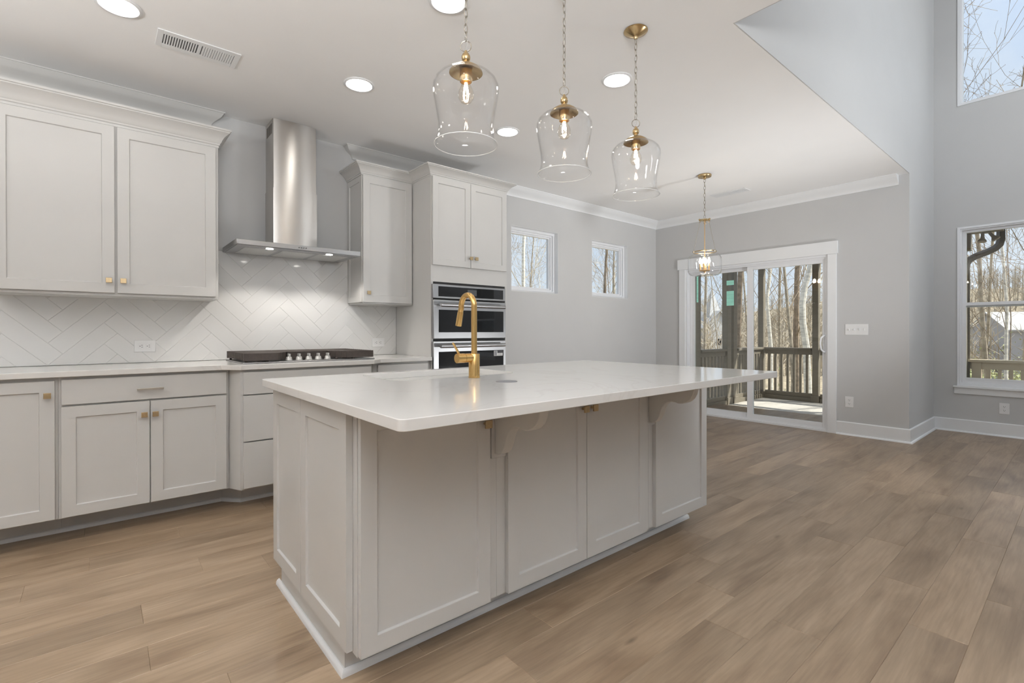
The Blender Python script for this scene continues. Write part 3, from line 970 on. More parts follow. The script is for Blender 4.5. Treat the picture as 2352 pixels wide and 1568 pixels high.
# both loops start at the right front corner and turn the same way: one fan per corner, one quad per side
qo, qi = no // 4, ni // 4
fs = []
for off in (0, n):
    for k4 in range(4):
        A = [k4 * qo + i for i in range(qo)]
        B = [no + k4 * qi + i for i in range(qi)]
        nA, nB = ((k4 + 1) % 4) * qo, no + ((k4 + 1) % 4) * qi
        mid = B[len(B) // 2]
        poly = A + B[::-1]
        fs.append(tuple(off + i for i in poly))
        fs.append((off + A[-1], off + nA, off + nB, off + B[-1]))
fs += [(i, (i + 1) % no, n + (i + 1) % no, n + i) for i in range(no)]
fs += [(no + i, no + (i + 1) % ni, n + no + (i + 1) % ni, n + no + i) for i in range(ni)]
b.add(vs, fs)
o = b.build('countertop', M['quartz'], loc=(1.6, 1.7, 0.884), bevel=0.0018)
tag(o, 'large white quartz island worktop with the sink cut into it', 'countertop')

t = thing('sink', 'undermount stainless sink in the island worktop behind the brass faucet', 'sink', (1.26, 2.04, 0.66))
o1 = rrect(SX0 - 0.012, SX1 + 0.012, SY0 - 0.012, SY1 + 0.012, 0.085, 8)
i1 = rrect(SX0 - 0.004, SX1 + 0.004, SY0 - 0.004, SY1 + 0.004, 0.078, 8)
i2 = rrect(SX0 + 0.006, SX1 - 0.006, SY0 + 0.006, SY1 - 0.006, 0.07, 8)
k = len(o1)
vs = [(x, y, 0.8835) for x, y in o1] + [(x, y, 0.8835) for x, y in i1] + [(x, y, 0.675) for x, y in i2] + [(x, y, 0.668) for x, y in o1]
fs = []
for a in (0, k):
    fs += [(a + i, a + (i + 1) % k, a + k + (i + 1) % k, a + k + i) for i in range(k)]
fs += [tuple(range(2 * k, 3 * k)), tuple(range(3 * k, 4 * k))]
fs += [(i, (i + 1) % k, 3 * k + (i + 1) % k, 3 * k + i) for i in range(k)]
b = MB(); b.add(vs, fs); b.build('basin', M['sinksteel'], t)
b = MB(); b.lathe((1.26, 2.06, 0.675), [(0, 0.001), (0.03, 0.001), (0.045, 0.004), (0.045, 0.0)], 24); b.build('drain', M['nickel'], t)

t = thing('faucet', 'brushed brass gooseneck faucet standing on the island worktop', 'faucet', (1.264, 1.766, 0.914))
fx, fy = 1.264, 1.766
b = MB(); b.lathe((fx, fy, 0.914), [(0, 0.0002), (0.0255, 0.0002), (0.0255, 0.004), (0.0245, 0.005), (0.0245, 0.1045), (0.0235, 0.106), (0, 0.106)], 32)
b.cyl((fx - 0.015, fy, 1.0025), (fx - 0.052, fy, 1.0025), 0.0195, 24)
b.build('faucet_body', M['brass'], t, angle=40)
pts = [(fx, fy, 1.02), (fx, fy, 1.08), (fx, fy, 1.14), (fx, fy, 1.20)]
cy_, cz_, rr = fy + 0.0505, 1.232, 0.0505
for i in range(15):
    an = PI - (PI * 1.04) * i / 14
    pts.append((fx, cy_ + rr * math.cos(an), cz_ + rr * math.sin(an)))
pts.append((fx, fy + 0.1065, 1.212))
b = MB(); b.tube(pts, 0.0128, 20); b.build('neck', M['brass'], t, angle=60)
b = MB(); b.tube([(fx, fy + 0.1067, 1.2105), (fx, fy + 0.1085, 1.203), (fx, fy + 0.124, 1.145)], [0.0125, 0.0138, 0.0145], 20); b.build('spray_head', M['brass'], t, angle=40)
b = MB(); b.cyl((fx - 0.054, fy, 1.0025), (fx - 0.092, fy, 1.0025), 0.0205, 24)
b.tube([(fx - 0.078, fy, 1.018), (fx - 0.094, fy + 0.002, 1.045), (fx - 0.109, fy + 0.004, 1.070)], [0.0055, 0.005, 0.0045], 12)
b.build('handle', M['brass'], t, angle=40)

b = MB(); b.lathe((1.266, 1.542, 0.914), [(0, 0.003), (0.037, 0.003), (0.043, 0.002), (0.0445, 0.0002), (0, 0.0002)], 40)
o = b.build('outlet_cover', M['coverdisc'], loc=(1.266, 1.542, 0.914)); tag(o, 'round grey flush disc set in the island worktop right of the faucet', 'outlet cover')

# ------------------------------------------------------------------ recessed lights and vents
def downlight(x, y, z, label, mat, group):
    t = thing('recessed_downlight', label, 'ceiling light', (x, y, z), group)
    b = MB(); b.lathe((x, y, z), [(0.076, -0.0005), (0.094, -0.0005), (0.094, -0.004), (0.090, -0.007), (0.080, -0.008), (0.076, -0.005)], 40, closed=True); b.build('trim_ring', M['trim'], t)
    b = MB(); b.lathe((x, y, z), [(0, -0.0055), (0.0755, -0.0055), (0.0755, -0.0012), (0, -0.0012)], 40); b.build('lens', M[mat], t)
    return t
dl = downlight(0.066, 3.02, ZC, 'recessed ceiling light at the top left above the wide wall cabinet', 'disc', 'recessed kitchen ceiling lights')
for x, y, lab in ((1.257, 3.005, 'recessed ceiling light in front of the range hood'), (2.447, 2.964, 'recessed ceiling light above the oven tower, beside the nearest pendant'),
                  (2.468, 1.917, 'recessed ceiling light next to the chain of the farthest island pendant'), (1.266, 1.975, 'recessed ceiling light cut by the top edge of the photo left of the pendants')):
    copy_tree(dl, (x, y, ZC), lab)
for x, y in ((0.066, 1.95), (0.066, 0.4), (1.26, -0.4), (-1.8, 3.0), (-1.8, 0.4), (0.066, -2.2), (1.26, -3.4), (-1.8, -2.4)):  # unseen downlights added for ambient fill
    copy_tree(dl, (x, y, ZC), 'added recessed ceiling light out of view for fill light')
dh = downlight(3.8, -0.9, ZH, 'added recessed light out of view in the high living room ceiling for fill light', 'discfill', 'added high living room fill lights')  # high downlights out of view, added to brighten the living room
for x, y in ((5.4, -0.6), (3.8, -2.6), (5.6, -2.6), (3.8, -4.2), (5.6, -4.2)):
    copy_tree(dh, (x, y, ZH))

def vent(cx, cy, lx, ly, along, label, n, name='ceiling_vent'):
    t = thing(name, label, 'vent', (cx, cy, ZC))
    fr = MB()
    def bx(mb, a0, a1, b0, b1, z0, z1, mi=0):
        if along == 'x': mb.box(cx + a0, cx + a1, cy + b0, cy + b1, z0, z1, mi)
        else: mb.box(cx + b0, cx + b1, cy + a0, cy + a1, z0, z1, mi)
    h, v_ = lx / 2, ly / 2
    iw, iv = h - 0.028, v_ - 0.038
    z0, z1 = ZC - 0.006, ZC - 0.0006
    bx(fr, -h, -iw, -v_, v_, z0, z1); bx(fr, iw, h, -v_, v_, z0, z1)
    bx(fr, -iw, iw, -v_, -iv, z0, z1); bx(fr, -iw, iw, iv, v_, z0, z1); bx(fr, -0.008, 0.008, -iv, iv, z0, z1)
    fr.build('vent_frame', M['trim'], t, bevel=0.0015)
    bk = MB(); bx(bk, -iw, iw, -iv, iv, ZC - 0.0012, ZC - 0.0004); bk.build('vent_backing', M['slotgrey'], t)
    sl = MB()
    for sgn in (-1, 1):
        for i in range(n):
            a = sgn * (0.012 + (iw - 0.014) * (i + 0.5) / n)
            wdt = (iw - 0.014) / n * (0.26 if sgn < 0 else 0.40)
            bx(sl, a - wdt, a + wdt, -iv, iv, z0, ZC - 0.0016)
    sl.build('louvre', M['trim'], t)
    return t
vent(0.418, 3.200, 0.385, 0.185, 'x', 'white slotted ceiling vent above the wide wall cabinet', 13)
vent(5.46, 2.655, 0.40, 0.15, 'y', 'small ceiling vent near the crown over the sliding door', 13)

# ------------------------------------------------------------------ pendants
def chain(mb, x, y, z0, z1, lh=0.036, r=0.0016, wl=0.0085):
    n = max(2, int(round((z1 - z0) / (lh - 0.006))))
    step = (z1 - z0) / n
    for i in range(n):
        zc = z0 + (i + 0.5) * step
        hh = step / 2 + 0.0035
        pts = []
        for j in range(14):
            an = 2 * PI * j / 14
            u, w_ = wl * math.cos(an), hh * math.sin(an)
            pts.append((x + (u if i % 2 else 0.2 * u), y + (0.2 * u if i % 2 else u), zc + w_))
        mb.tube(pts, r, 6, closed=True)

def pendant(x, y, label):
    t = thing('pendant_light', label, 'pendant lamp', (x, y, ZC), 'glass bell pendants over the island')
    b = MB(); b.lathe((x, y, ZC), [(0, -0.0006), (0.061, -0.0006), (0.062, -0.004), (0.058, -0.009), (0.022, -0.026), (0.012, -0.031), (0.012, -0.036), (0.008, -0.044), (0, -0.045)], 40); b.build('canopy', M['antique'], t)
    b = MB(); chain(b, x, y, 2.228, ZC - 0.040); b.build('chain', M['chain'], t)
    b = MB(); pts = [(x + 0.005 * math.sin(i * 1.3), y + 0.005 * math.cos(i * 1.7), 2.19 + (ZC - 0.04 - 2.19) * i / 24) for i in range(25)]
    b.tube(pts, 0.0012, 6); b.build('cord', M['cord'], t)
    b = MB(); pts = [(x + 0.0205 * math.cos(2 * PI * j / 28) * 0.77, y - 0.0205 * math.cos(2 * PI * j / 28) * 0.64, 2.206 + 0.0205 * math.sin(2 * PI * j / 28)) for j in range(28)]
    b.tube(pts, 0.0020, 8, closed=True); b.build('hanging_ring', M['chain'], t)
    b = MB()
    b.lathe((x, y, 0), [(0, 2.190), (0.005, 2.189), (0.006, 2.183), (0.006, 2.180), (0.012, 2.177), (0.0165, 2.168), (0.0172, 2.161), (0.0150, 2.152), (0.0095, 2.146), (0.0095, 2.141), (0.020, 2.138), (0.038, 2.130), (0.056, 2.118), (0.063, 2.108), (0.064, 2.104), (0.061, 2.1045), (0.040, 2.116), (0.0, 2.120)], 40)
    b.build('lamp_cap', M['antique'], t)
    b = MB(); b.lathe((x, y, 0), [(0, 2.116), (0.0225, 2.114), (0.0235, 2.100), (0.0235, 2.072), (0.0225, 2.070), (0.019, 2.070), (0.019, 2.085), (0, 2.086)], 28); b.build('socket', M['antique'], t)
    b = MB()
    prof = [(0.013, 2.078), (0.0135, 2.066), (0.020, 2.052), (0.028, 2.034), (0.030, 2.020), (0.028, 2.006), (0.020, 1.994), (0.010, 1.989), (0.0, 1.988)]
    b.lathe((x, y, 0), prof, 24)
    bl = b.build('bulb', M['bulbglass'], t)
    b = MB()
    for j in range(4):
        a = j * PI / 2 + 0.4
        b.cyl((x + 0.004 * math.cos(a), y + 0.004 * math.sin(a), 2.066), (x + 0.009 * math.cos(a), y + 0.009 * math.sin(a), 2.030), 0.0018, 6)
    b.build('filament', M['bulb'], bl)
    outp = [(0.064, 2.1035), (0.082, 2.100), (0.102, 2.089), (0.117, 2.073), (0.1245, 2.055), (0.1255, 2.038), (0.1225, 2.012), (0.117, 1.980), (0.1115, 1.948), (0.1065, 1.918), (0.1045, 1.895), (0.1055, 1.875), (0.1095, 1.855), (0.1165, 1.839), (0.1215, 1.8315)]
    inp = [(r - 0.0028 if i else r, z - (0.0022 if i < 4 else 0.0)) for i, (r, z) in enumerate(outp)]
    b = MB(); b.lathe((x, y, 0), outp + inp[::-1], 56, closed=True); sh = b.build('lamp_shade', M['shade'], t, angle=60)
    b = MB(); pts = [(x + 0.1205 * math.cos(2 * PI * j / 56), y + 0.1205 * math.sin(2 * PI * j / 56), 1.8312) for j in range(56)]
    b.tube(pts, 0.0017, 8, closed=True); b.build('shade_rim', M['rim'], sh)
    return t
pd = pendant(1.067, 1.542, 'nearest of the three clear glass bell pendants, left most over the sink end')
copy_tree(pd, (1.605, 1.542, ZC), 'middle of the three clear glass bell pendants over the island')
copy_tree(pd, (2.143, 1.542, ZC), 'farthest of the three glass bell pendants, its brass canopy in view')

nx, ny = 4.646, 2.517
t = thing('lantern_pendant', 'clear glass jar lantern pendant hanging before the sliding door', 'pendant lamp', (nx, ny, ZC))
b = MB(); b.lathe((nx, ny, ZC), [(0, -0.0006), (0.064, -0.0006), (0.066, -0.010), (0.062, -0.022), (0.020, -0.026), (0.012, -0.036), (0.012, -0.044), (0, -0.046)], 36); b.build('canopy', M['antique'], t)
b = MB(); chain(b, nx, ny, 2.250, ZC - 0.040, lh=0.042, r=0.002, wl=0.010); b.build('chain', M['chain'], t)
b = MB(); b.lathe((nx, ny, 2.238), [(0, 0.012), (0.008, 0.011), (0.012, 0.005), (0.052, 0.003), (0.052, -0.005), (0.010, -0.007), (0, -0.007)], 28)
for j in range(3):
    a = 2 * PI * j / 3 + 0.45
    px, py = nx + 0.050 * math.cos(a), ny + 0.050 * math.sin(a)
    b.ball((px + 0.004 * math.cos(a), py + 0.004 * math.sin(a), 2.238), 0.010, 10, 6)
    pts = [(px + 0.010 * math.cos(q) * -math.sin(a), py + 0.010 * math.cos(q) * math.cos(a), 2.218 + 0.011 * math.sin(q)) for q in [2 * PI * i / 12 for i in range(12)]]
    b.tube(pts, 0.0022, 6, closed=True)
b.build('hanger_plate', M['antique'], t)
b = MB()
for j in range(3):
    a = 2 * PI * j / 3 + 0.45
    b.cyl((nx + 0.050 * math.cos(a), ny + 0.050 * math.sin(a), 2.208), (nx + 0.116 * math.cos(a), ny + 0.116 * math.sin(a), 1.925), 0.0025, 8)
    b.ball((nx + 0.118 * math.cos(a), ny + 0.118 * math.sin(a), 1.918), 0.009, 10, 6)
b.build('hanger_rod', M['chain'], t)
b = MB(); b.cyl((nx, ny, 2.232), (nx, ny, 1.726), 0.0042, 10)
b.lathe((nx, ny, 1.728), [(0, 0.006), (0.050, 0.004), (0.052, -0.002), (0.012, -0.008), (0.006, -0.020), (0, -0.022)], 24)
b.build('stem', M['candle'], t)
b = MB(); pts = [(nx + 0.108 * math.cos(2 * PI * j / 40), ny + 0.108 * math.sin(2 * PI * j / 40), 1.917) for j in range(40)]
b.tube(pts, 0.0045, 8, closed=True); b.build('neck_band', M['antique'], t)
outp = [(0.106, 1.914), (0.106, 1.900), (0.112, 1.890), (0.132, 1.884), (0.148, 1.872), (0.157, 1.852), (0.158, 1.830), (0.158, 1.745), (0.157, 1.718), (0.150, 1.698), (0.132, 1.684), (0.100, 1.678), (0.050, 1.676), (0.0, 1.676)]
inp = [(max(0.0, r - 0.003), z + (0.003 if i > 8 else 0.0)) for i, (r, z) in enumerate(outp)]
b = MB(); b.lathe((nx, ny, 0), outp, 48); b.lathe((nx, ny, 0), inp, 48); b.build('glass_jar', M['shade'], t, angle=60)
for j in range(4):
    a = PI / 2 * j + 0.25
    cx, cy = nx + 0.042 * math.cos(a), ny + 0.042 * math.sin(a)
    b = MB(); b.cyl((cx, cy, 1.731), (cx, cy, 1.800), 0.0085, 12); cd = b.build('candle', M['candle'], t)
    b = MB(); b.lathe((cx, cy, 1.800), [(0.005, 0), (0.011, 0.010), (0.0135, 0.022), (0.010, 0.040), (0.004, 0.056), (0, 0.062)], 16); b.build('flame_bulb', M['flame'], cd)

# ------------------------------------------------------------------ outlets and switches
def outlet(label, T, horiz, loc, group=None):
    """T maps (u, w, d) from the middle of the plate, d out of the wall"""
    t = thing('outlet', label, 'outlet', loc, group)
    def bx(mb, u0, u1, w0, w1, d0, d1):
        if horiz: u0, u1, w0, w1 = w0, w1, u0, u1
        vs = [T(u, w, d) for d in (d0, d1) for w in (w0, w1) for u in (u0, u1)]
        mb.add(vs, [(0, 2, 3, 1), (4, 5, 7, 6), (0, 1, 5, 4), (2, 6, 7, 3), (0, 4, 6, 2), (1, 3, 7, 5)])
    b = MB(); bx(b, -0.0385, 0.0385, -0.0575, 0.0575, 0.0004, 0.005); b.build('cover_plate', M['plastic'], t, bevel=0.002)
    for s in (-1, 1):
        b = MB(); bx(b, -0.017, 0.017, s * 0.0195 - 0.0145, s * 0.0195 + 0.0145, 0.0052, 0.0068); r_ = b.build('receptacle', M['plastic'], t, bevel=0.003)
        b = MB(); q = s * 0.0195
        bx(b, -0.008, -0.005, q - 0.001, q + 0.008, 0.0069, 0.0072); bx(b, 0.005, 0.008, q - 0.001, q + 0.007, 0.0069, 0.0072); bx(b, -0.0025, 0.0025, q - 0.010, q - 0.005, 0.0069, 0.0072)
        b.build('socket_slots', M['slotgrey'], r_)
    return t
outlet('white outlet laid sideways on the backsplash left of the cooktop', lambda u, w, d: (0.221 + u, YW - 0.009 - d, 1.024 + w), True, (0.221, YW - 0.009, 1.024))
outlet('white outlet laid sideways on the backsplash beside the oven tower', lambda u, w, d: (1.873 + u, YW - 0.009 - d, 1.023 + w), True, (1.873, YW - 0.009, 1.023))
outlet('white upright outlet low on the wall right of the sliding door', lambda u, w, d: (XD - d, 1.688 - u, 0.358 + w), False, (XD, 1.688, 0.358))
outlet('white upright outlet below the living room window', lambda u, w, d: (XL - d, 0.605 - u, 0.297 + w), False, (XL, 0.605, 0.297))

t = thing('light_switch', 'white four gang switch plate on the wall right of the sliding door', 'light switch', (XD, 1.622, 1.136))
b = MB(); b.box(XD - 0.005, XD - 0.0004, 1.518, 1.726, 1.0775, 1.1945); b.build('cover_plate', M['plastic'], t, bevel=0.002)
for i in range(4):
    y = 1.622 + (i - 1.5) * 0.046
    b = MB(); dz = -0.010 if i != 1 else 0.008
    b.add([(XD - 0.005, y - 0.005, 1.124), (XD - 0.005, y + 0.005, 1.124), (XD - 0.005, y + 0.005, 1.148), (XD - 0.005, y - 0.005, 1.148),
           (XD - 0.016, y - 0.004, 1.132 + dz), (XD - 0.016, y + 0.004, 1.132 + dz), (XD - 0.014, y + 0.004, 1.140 + dz), (XD - 0.014, y - 0.004, 1.140 + dz)],
          [(0, 1, 5, 4), (1, 2, 6, 5), (2, 3, 7, 6), (3, 0, 4, 7), (4, 5, 6, 7), (0, 3, 2, 1)])
    b.build('toggle', M['plastic'], t)

# ------------------------------------------------------------------ nook windows
def fixed_window(name, x0, x1, z0, z1):
    t = bpy.data.objects.new(name, None); COL.objects.link(t); t.location = ((x0 + x1) / 2, YW + 0.08, z0); ORG[t.name] = Vector(t.location)
    t['kind'] = 'structure'
    y0, y1 = YW + 0.055, YW + 0.15
    b = MB()
    for (fw, a, c_) in ((0.030, y0, y1), (0.050, y0 + 0.022, y1), (0.066, y0 + 0.040, y1 - 0.02)):
        p = 0.0 if fw == 0.030 else (0.030 if fw == 0.050 else 0.050)
        b.box(x0 + p, x0 + fw, a, c_, z0 + p, z1 - p); b.box(x1 - fw, x1 - p, a, c_, z0 + p, z1 - p)
        b.box(x0 + fw, x1 - fw, a, c_, z0 + p, z0 + fw); b.box(x0 + fw, x1 - fw, a, c_, z1 - fw, z1 - p)
    b.build('window_frame', M['vinyl'], t)
    b = MB()
    b.box(x0 + 0.0005, x0 + 0.004, YW + 0.001, y0, z0, z1); b.box(x1 - 0.004, x1 - 0.0005, YW + 0.001, y0, z0, z1)
    b.box(x0 + 0.004, x1 - 0.004, YW + 0.001, y0, z0 + 0.0005, z0 + 0.004); b.box(x0 + 0.004, x1 - 0.004, YW + 0.001, y0, z1 - 0.004, z1 - 0.0005)
    b.build('jamb', M['trim'], t)
    b = MB(); b.box(x0 + 0.062, x1 - 0.062, y0 + 0.055, y0 + 0.060, z0 + 0.062, z1 - 0.062); b.build('window_pane', M['glass'], t, smooth=False)
fixed_window('window_1', *WIN[0])
fixed_window('window_2', *WIN[1])

# ------------------------------------------------------------------ living room windows
def yz_frame(b, y0, y1, z0, z1, fw, x0, x1):
    b.box(x0, x1, y0, y0 + fw, z0, z1); b.box(x0, x1, y1 - fw, y1, z0, z1)
    b.box(x0, x1, y0 + fw, y1 - fw, z0, z0 + fw); b.box(x0, x1, y0 + fw, y1 - fw, z1 - fw, z1)
def hung_window(name, y0, y1, z0, z1, upper):
    t = bpy.data.objects.new(name, None); COL.objects.link(t); t.location = (XL + 0.08, (y0 + y1) / 2, z0); ORG[t.name] = Vector(t.location)
    t['kind'] = 'structure'
    b = MB()
    yz_frame(b, y0, y1, z0, z1, 0.022, XL - 0.008, XL + 0.14)
    yz_frame(b, y0 + 0.022, y1 - 0.022, z0 + 0.022, z1 - 0.022, 0.014, XL + 0.012, XL + 0.13)
    b.build('window_frame', M['vinyl'], t, bevel=0.001)
    g = MB()
    if not upper:
        zm0, zm1 = 1.381, 1.433
        b = MB(); x0, x1 = XL + 0.030, XL + 0.065
        yz_frame(b, y0 + 0.036, y1 - 0.036, z0 + 0.030, zm1, 0.034, x0, x1)
        b.box(x0 + 0.001, x1 - 0.001, y0 + 0.07, y1 - 0.07, z0 + 0.064, 0.602)
        s = b.build('lower_sash', M['vinyl'], t, bevel=0.001)
        b = MB(); b.box(x0 + 0.015, x0 + 0.020, y0 + 0.066, y1 - 0.066, 0.600, zm1 - 0.032); b.build('window_pane', M['glass'], s, smooth=False)
        b = MB(); x0, x1 = XL + 0.070, XL + 0.105
        yz_frame(b, y0 + 0.036, y1 - 0.036, zm0, z1 - 0.030, 0.030, x0, x1)
        s = b.build('upper_sash', M['vinyl'], t, bevel=0.001)
        b = MB(); b.box(x0 + 0.015, x0 + 0.020, y0 + 0.064, y1 - 0.064, zm0 + 0.028, z1 - 0.058); b.build('window_pane', M['glass'], s, smooth=False)
        b = MB(); b.box(XL - 0.036, XL + 0.004, y0 - 0.030, y1 + 0.030, z0 - 0.020, z0); b.box(XL - 0.014, XL - 0.0005, y0 - 0.022, y1 + 0.024, z0 - 0.088, z0 - 0.020)
        b.build('window_sill', M['trim'], t, bevel=0.003)
    else:
        b = MB(); b.box(XL + 0.05, XL + 0.055, y0 + 0.034, y1 - 0.034, z0 + 0.034, z1 - 0.034); b.build('window_pane', M['glass'], t, smooth=False)
wn_ = 3
for (y0, y1) in LW:
    hung_window('window_%d' % wn_, y0, y1, LZ[0][0], LZ[0][1], False); wn_ += 1
    hung_window('window_%d' % wn_, y0, y1, LZ[1][0], LZ[1][1], True); wn_ += 1
for (x0, x1, z0, z1) in RW:
    b = MB()
    b.box(x0, x0 + 0.05, YB - 0.12, YB + 0.01, z0, z1); b.box(x1 - 0.05, x1, YB - 0.12, YB + 0.01, z0, z1)
    b.box(x0 + 0.05, x1 - 0.05, YB - 0.12, YB + 0.01, z0, z0 + 0.05); b.box(x0 + 0.05, x1 - 0.05, YB - 0.12, YB + 0.01, z1 - 0.05, z1)
    b.box((x0 + x1) / 2 - 0.03, (x0 + x1) / 2 + 0.03, YB - 0.1, YB - 0.02, z0 + 0.05, z1 - 0.05)
    o = struct(b.build('window_%d' % wn_, M['vinyl'], loc=((x0 + x1) / 2, YB, z0))); wn_ += 1
    b = MB(); b.box(x0 + 0.05, x1 - 0.05, YB - 0.065, YB - 0.06, z0 + 0.05, z1 - 0.05); b.build('window_pane', M['glass'], o, smooth=False)

# ------------------------------------------------------------------ sliding door
t = bpy.data.objects.new('door_1', None); COL.objects.link(t); t.location = (XD + 0.07, (DY0 + DY1) / 2, 0); ORG[t.name] = Vector(t.location)
struct(t)
b = MB()
b.box(XD - 0.020, XD - 0.0005, 1.805, DY0, 0.0, DZ1); b.box(XD - 0.020, XD - 0.0005, DY1, 3.699, 0.0, DZ1)
b.box(XD - 0.026, XD - 0.0005, 1.792, 3.722, DZ1, 2.106)
b.build('casing', M['trim'], t, bevel=0.002)
b = MB()
b.box(XD - 0.004, XD + 0.15, DY0, DY0 + 0.022, 0, DZ1); b.box(XD - 0.004, XD + 0.15, DY1 - 0.022, DY1, 0, DZ1)
b.box(XD - 0.004, XD + 0.15, DY0 + 0.022, DY1 - 0.022, DZ1 - 0.026, DZ1); b.box(XD - 0.004, XD + 0.15, DY0 + 0.022, DY1 - 0.022, 0, 0.024)
b.box(XD + 0.06, XD + 0.15, DY1 - 0.055, DY1 - 0.022, 0.024, DZ1 - 0.026)
b.box(XD + 0.012, XD + 0.016, DY0 + 0.022, DY1 - 0.022, 0.024, 0.040); b.box(XD + 0.012, XD + 0.016, DY0 + 0.022, DY1 - 0.022, DZ1 - 0.045, DZ1 - 0.026)
b.build('door_frame', M['vinyl'], t, bevel=0.001)
def leaf(name, y0, y1, gy0, gy1, gz0, gz1, x0, x1):
    b = MB(); z0, z1 = 0.026, DZ1 - 0.030
    b.box(x0, x1, y0, gy0, z0, z1); b.box(x0, x1, gy1, y1, z0, z1)
    b.box(x0, x1, gy0, gy1, z0, gz0); b.box(x0, x1, gy0, gy1, gz1, z1)
    o = b.build(name, M['vinyl'], t, bevel=0.0015)
    b = MB(); xm = (x0 + x1) / 2
    b.box(xm - 0.003, xm + 0.003, gy0 - 0.002, gy1 + 0.002, gz0 - 0.002, gz1 + 0.002); b.build('door_pane', M['glass'], o, smooth=False)
    return o
lf = leaf('sliding_leaf', DY0 + 0.020, 2.785, 1.952, 2.716, 0.092, 1.880, XD + 0.020, XD + 0.058)
leaf('fixed_leaf', 2.735, DY1 - 0.050, 2.795, 3.520, 0.092, 1.880, XD + 0.064, XD + 0.102)
b = MB()
pts = [(XD + 0.018, 1.925, 0.885), (XD - 0.018, 1.930, 0.890), (XD - 0.042, 1.945, 0.915), (XD - 0.050, 1.950, 0.980), (XD - 0.042, 1.945, 1.045), (XD - 0.018, 1.930, 1.068), (XD + 0.018, 1.925, 1.073)]
b.tube(pts, 0.0085, 10); b.box(XD + 0.014, XD + 0.0195, 1.914, 1.938, 0.870, 1.088)
b.build('door_handle', M['vinyl'], lf, angle=60)

# thin teal sheets on the fixed pane
for (y0, y1, z0, z1, lab) in ((3.468, 3.494, 1.514, 1.868, 'narrow teal strip at the left edge of the sliding door glass'), (2.979, 3.075, 1.451, 1.640, 'square teal patch on the left door glass'), (2.979, 3.075, 1.716, 1.776, 'short teal strip above the square teal patch on the door glass')):
    b = MB(); xg = XD + 0.0795
    b.box(xg - 0.0008, xg, y0, y1, z0, z1)
    nl = max(1, int((z1 - z0) / 0.062))
    for i in range(1, nl + 1):
        z = z0 + (z1 - z0) * i / (nl + 1); b.box(xg - 0.0012, xg - 0.0008, y0, y1, z - 0.0012, z + 0.0012, 1)
    o = b.build('glass_sheet', [M['teal'], M['tealline']], loc=(xg, (y0 + y1) / 2, z0)); tag(o, lab, 'film', 'teal sheets on the door glass')

# ------------------------------------------------------------------ screened porch outside the sliding door
PX, PYL, PYR = 8.852, 3.738, 1.135
b = MB()
for i in range(18):
    y0 = 1.0 + i * 0.158
    b.box((7.455 if y0 < 1.34 else XD + 0.152), 8.96, y0, y0 + 0.155, -0.07, -0.032)
o = b.build('porch_floor', M['deck'], loc=(7.6, 2.4, -0.05), smooth=False); tag(o, 'pale sunlit board floor of the screened porch', 'porch floor', kind='structure')
b = MB(); b.box(XD + 0.152, 8.86, 1.335, 4.1, 2.62, 2.78); b.box(7.456, 8.89, 0.74, 1.335, 2.405, 2.60)
o = b.build('porch_roof', M['porchpaint'], loc=(7.6, 2.4, 2.62), smooth=False); tag(o, 'taupe roof over the screened porch', 'porch roof', kind='structure')
b = MB(); b.box(PX - 0.045, PX + 0.045, 1.09, 3.785, 2.22, 2.36); b.box(XD + 0.152, PX - 0.046, PYL - 0.045, PYL + 0.045, 2.22, 2.36); b.box(7.456, PX - 0.046, 1.09, 1.18, 2.22, 2.36); b.box(PX - 0.05, PX + 0.075, 1.045, 1.20, 2.19, 2.404)
o = b.build('porch_beam', M['porchpaint'], loc=(PX, 2.4, 2.22)); tag(o, 'taupe beam along the top of the porch screens', 'beam', kind='structure')

def post(x0, x1, y0, y1, label, z1=2.619):
    b = MB(); b.box(x0, x1, y0, y1, -0.0315, z1)
    b.box(x0 - 0.016, x1 + 0.016, y0 - 0.016, y1 + 0.016, -0.0314, 0.075)
    o = b.build('porch_post', M['porchpaint'], loc=((x0 + x1) / 2, (y0 + y1) / 2, -0.0315), bevel=0.003)
    return tag(o, label, 'post')
post(PX - 0.045, PX + 0.045, 2.842, 2.932, 'taupe porch post in the middle of the far screen, behind the door handle side')
post(PX - 0.045, PX + 0.045, 3.693, 3.783, 'taupe porch corner post right of the white door stile')
post(PX - 0.045, PX + 0.045, 1.09, 1.18, 'taupe porch corner post beside the downspout at the left of the living room window', 2.189)
post(7.52, 7.645, 3.695, 3.783, 'left one of the two close porch posts behind the left door glass')
post(7.725, 7.850, 3.695, 3.783, 'right one of the two close porch posts behind the left door glass')
post(6.54, 6.715, 3.695, 3.783, 'taupe porch post at the left edge of the left door glass')

def railing(axis, a0, a1, c, label, n):
    t = thing('porch_railing', label, 'railing', ((a0 + a1) / 2, c, 0) if axis == 'x' else (c, (a0 + a1) / 2, 0))
    def bx(mb, u0, u1, v0, v1, z0, z1):
        if axis == 'x': mb.box(u0, u1, c + v0, c + v1, z0, z1)
        else: mb.box(c + v0, c + v1, u0, u1, z0, z1)
    b = MB(); bx(b, a0, a1, -0.05, 0.05, 0.806, 0.844); bx(b, a0, a1, -0.019, 0.019, 0.733, 0.806); b.build('top_rail', M['porchpaint'], t, bevel=0.002)
    b = MB(); bx(b, a0, a1, -0.019, 0.019, 0.035, 0.105); bx(b, a0, a1, -0.045, 0.045, -0.031, 0.035); b.build('bottom_rail', M['porchpaint'], t, bevel=0.002)
    for i in range(n):
        u = a0 + (a1 - a0) * (i + 0.7) / (n + 0.4)
        b = MB(); bx(b, u - 0.017, u + 0.017, -0.017, 0.017, 0.105, 0.733); b.build('baluster', M['porchpaint'], t)
railing('y', 2.950, 3.676, PX, 'dark taupe porch railing behind the right door glass', 7)
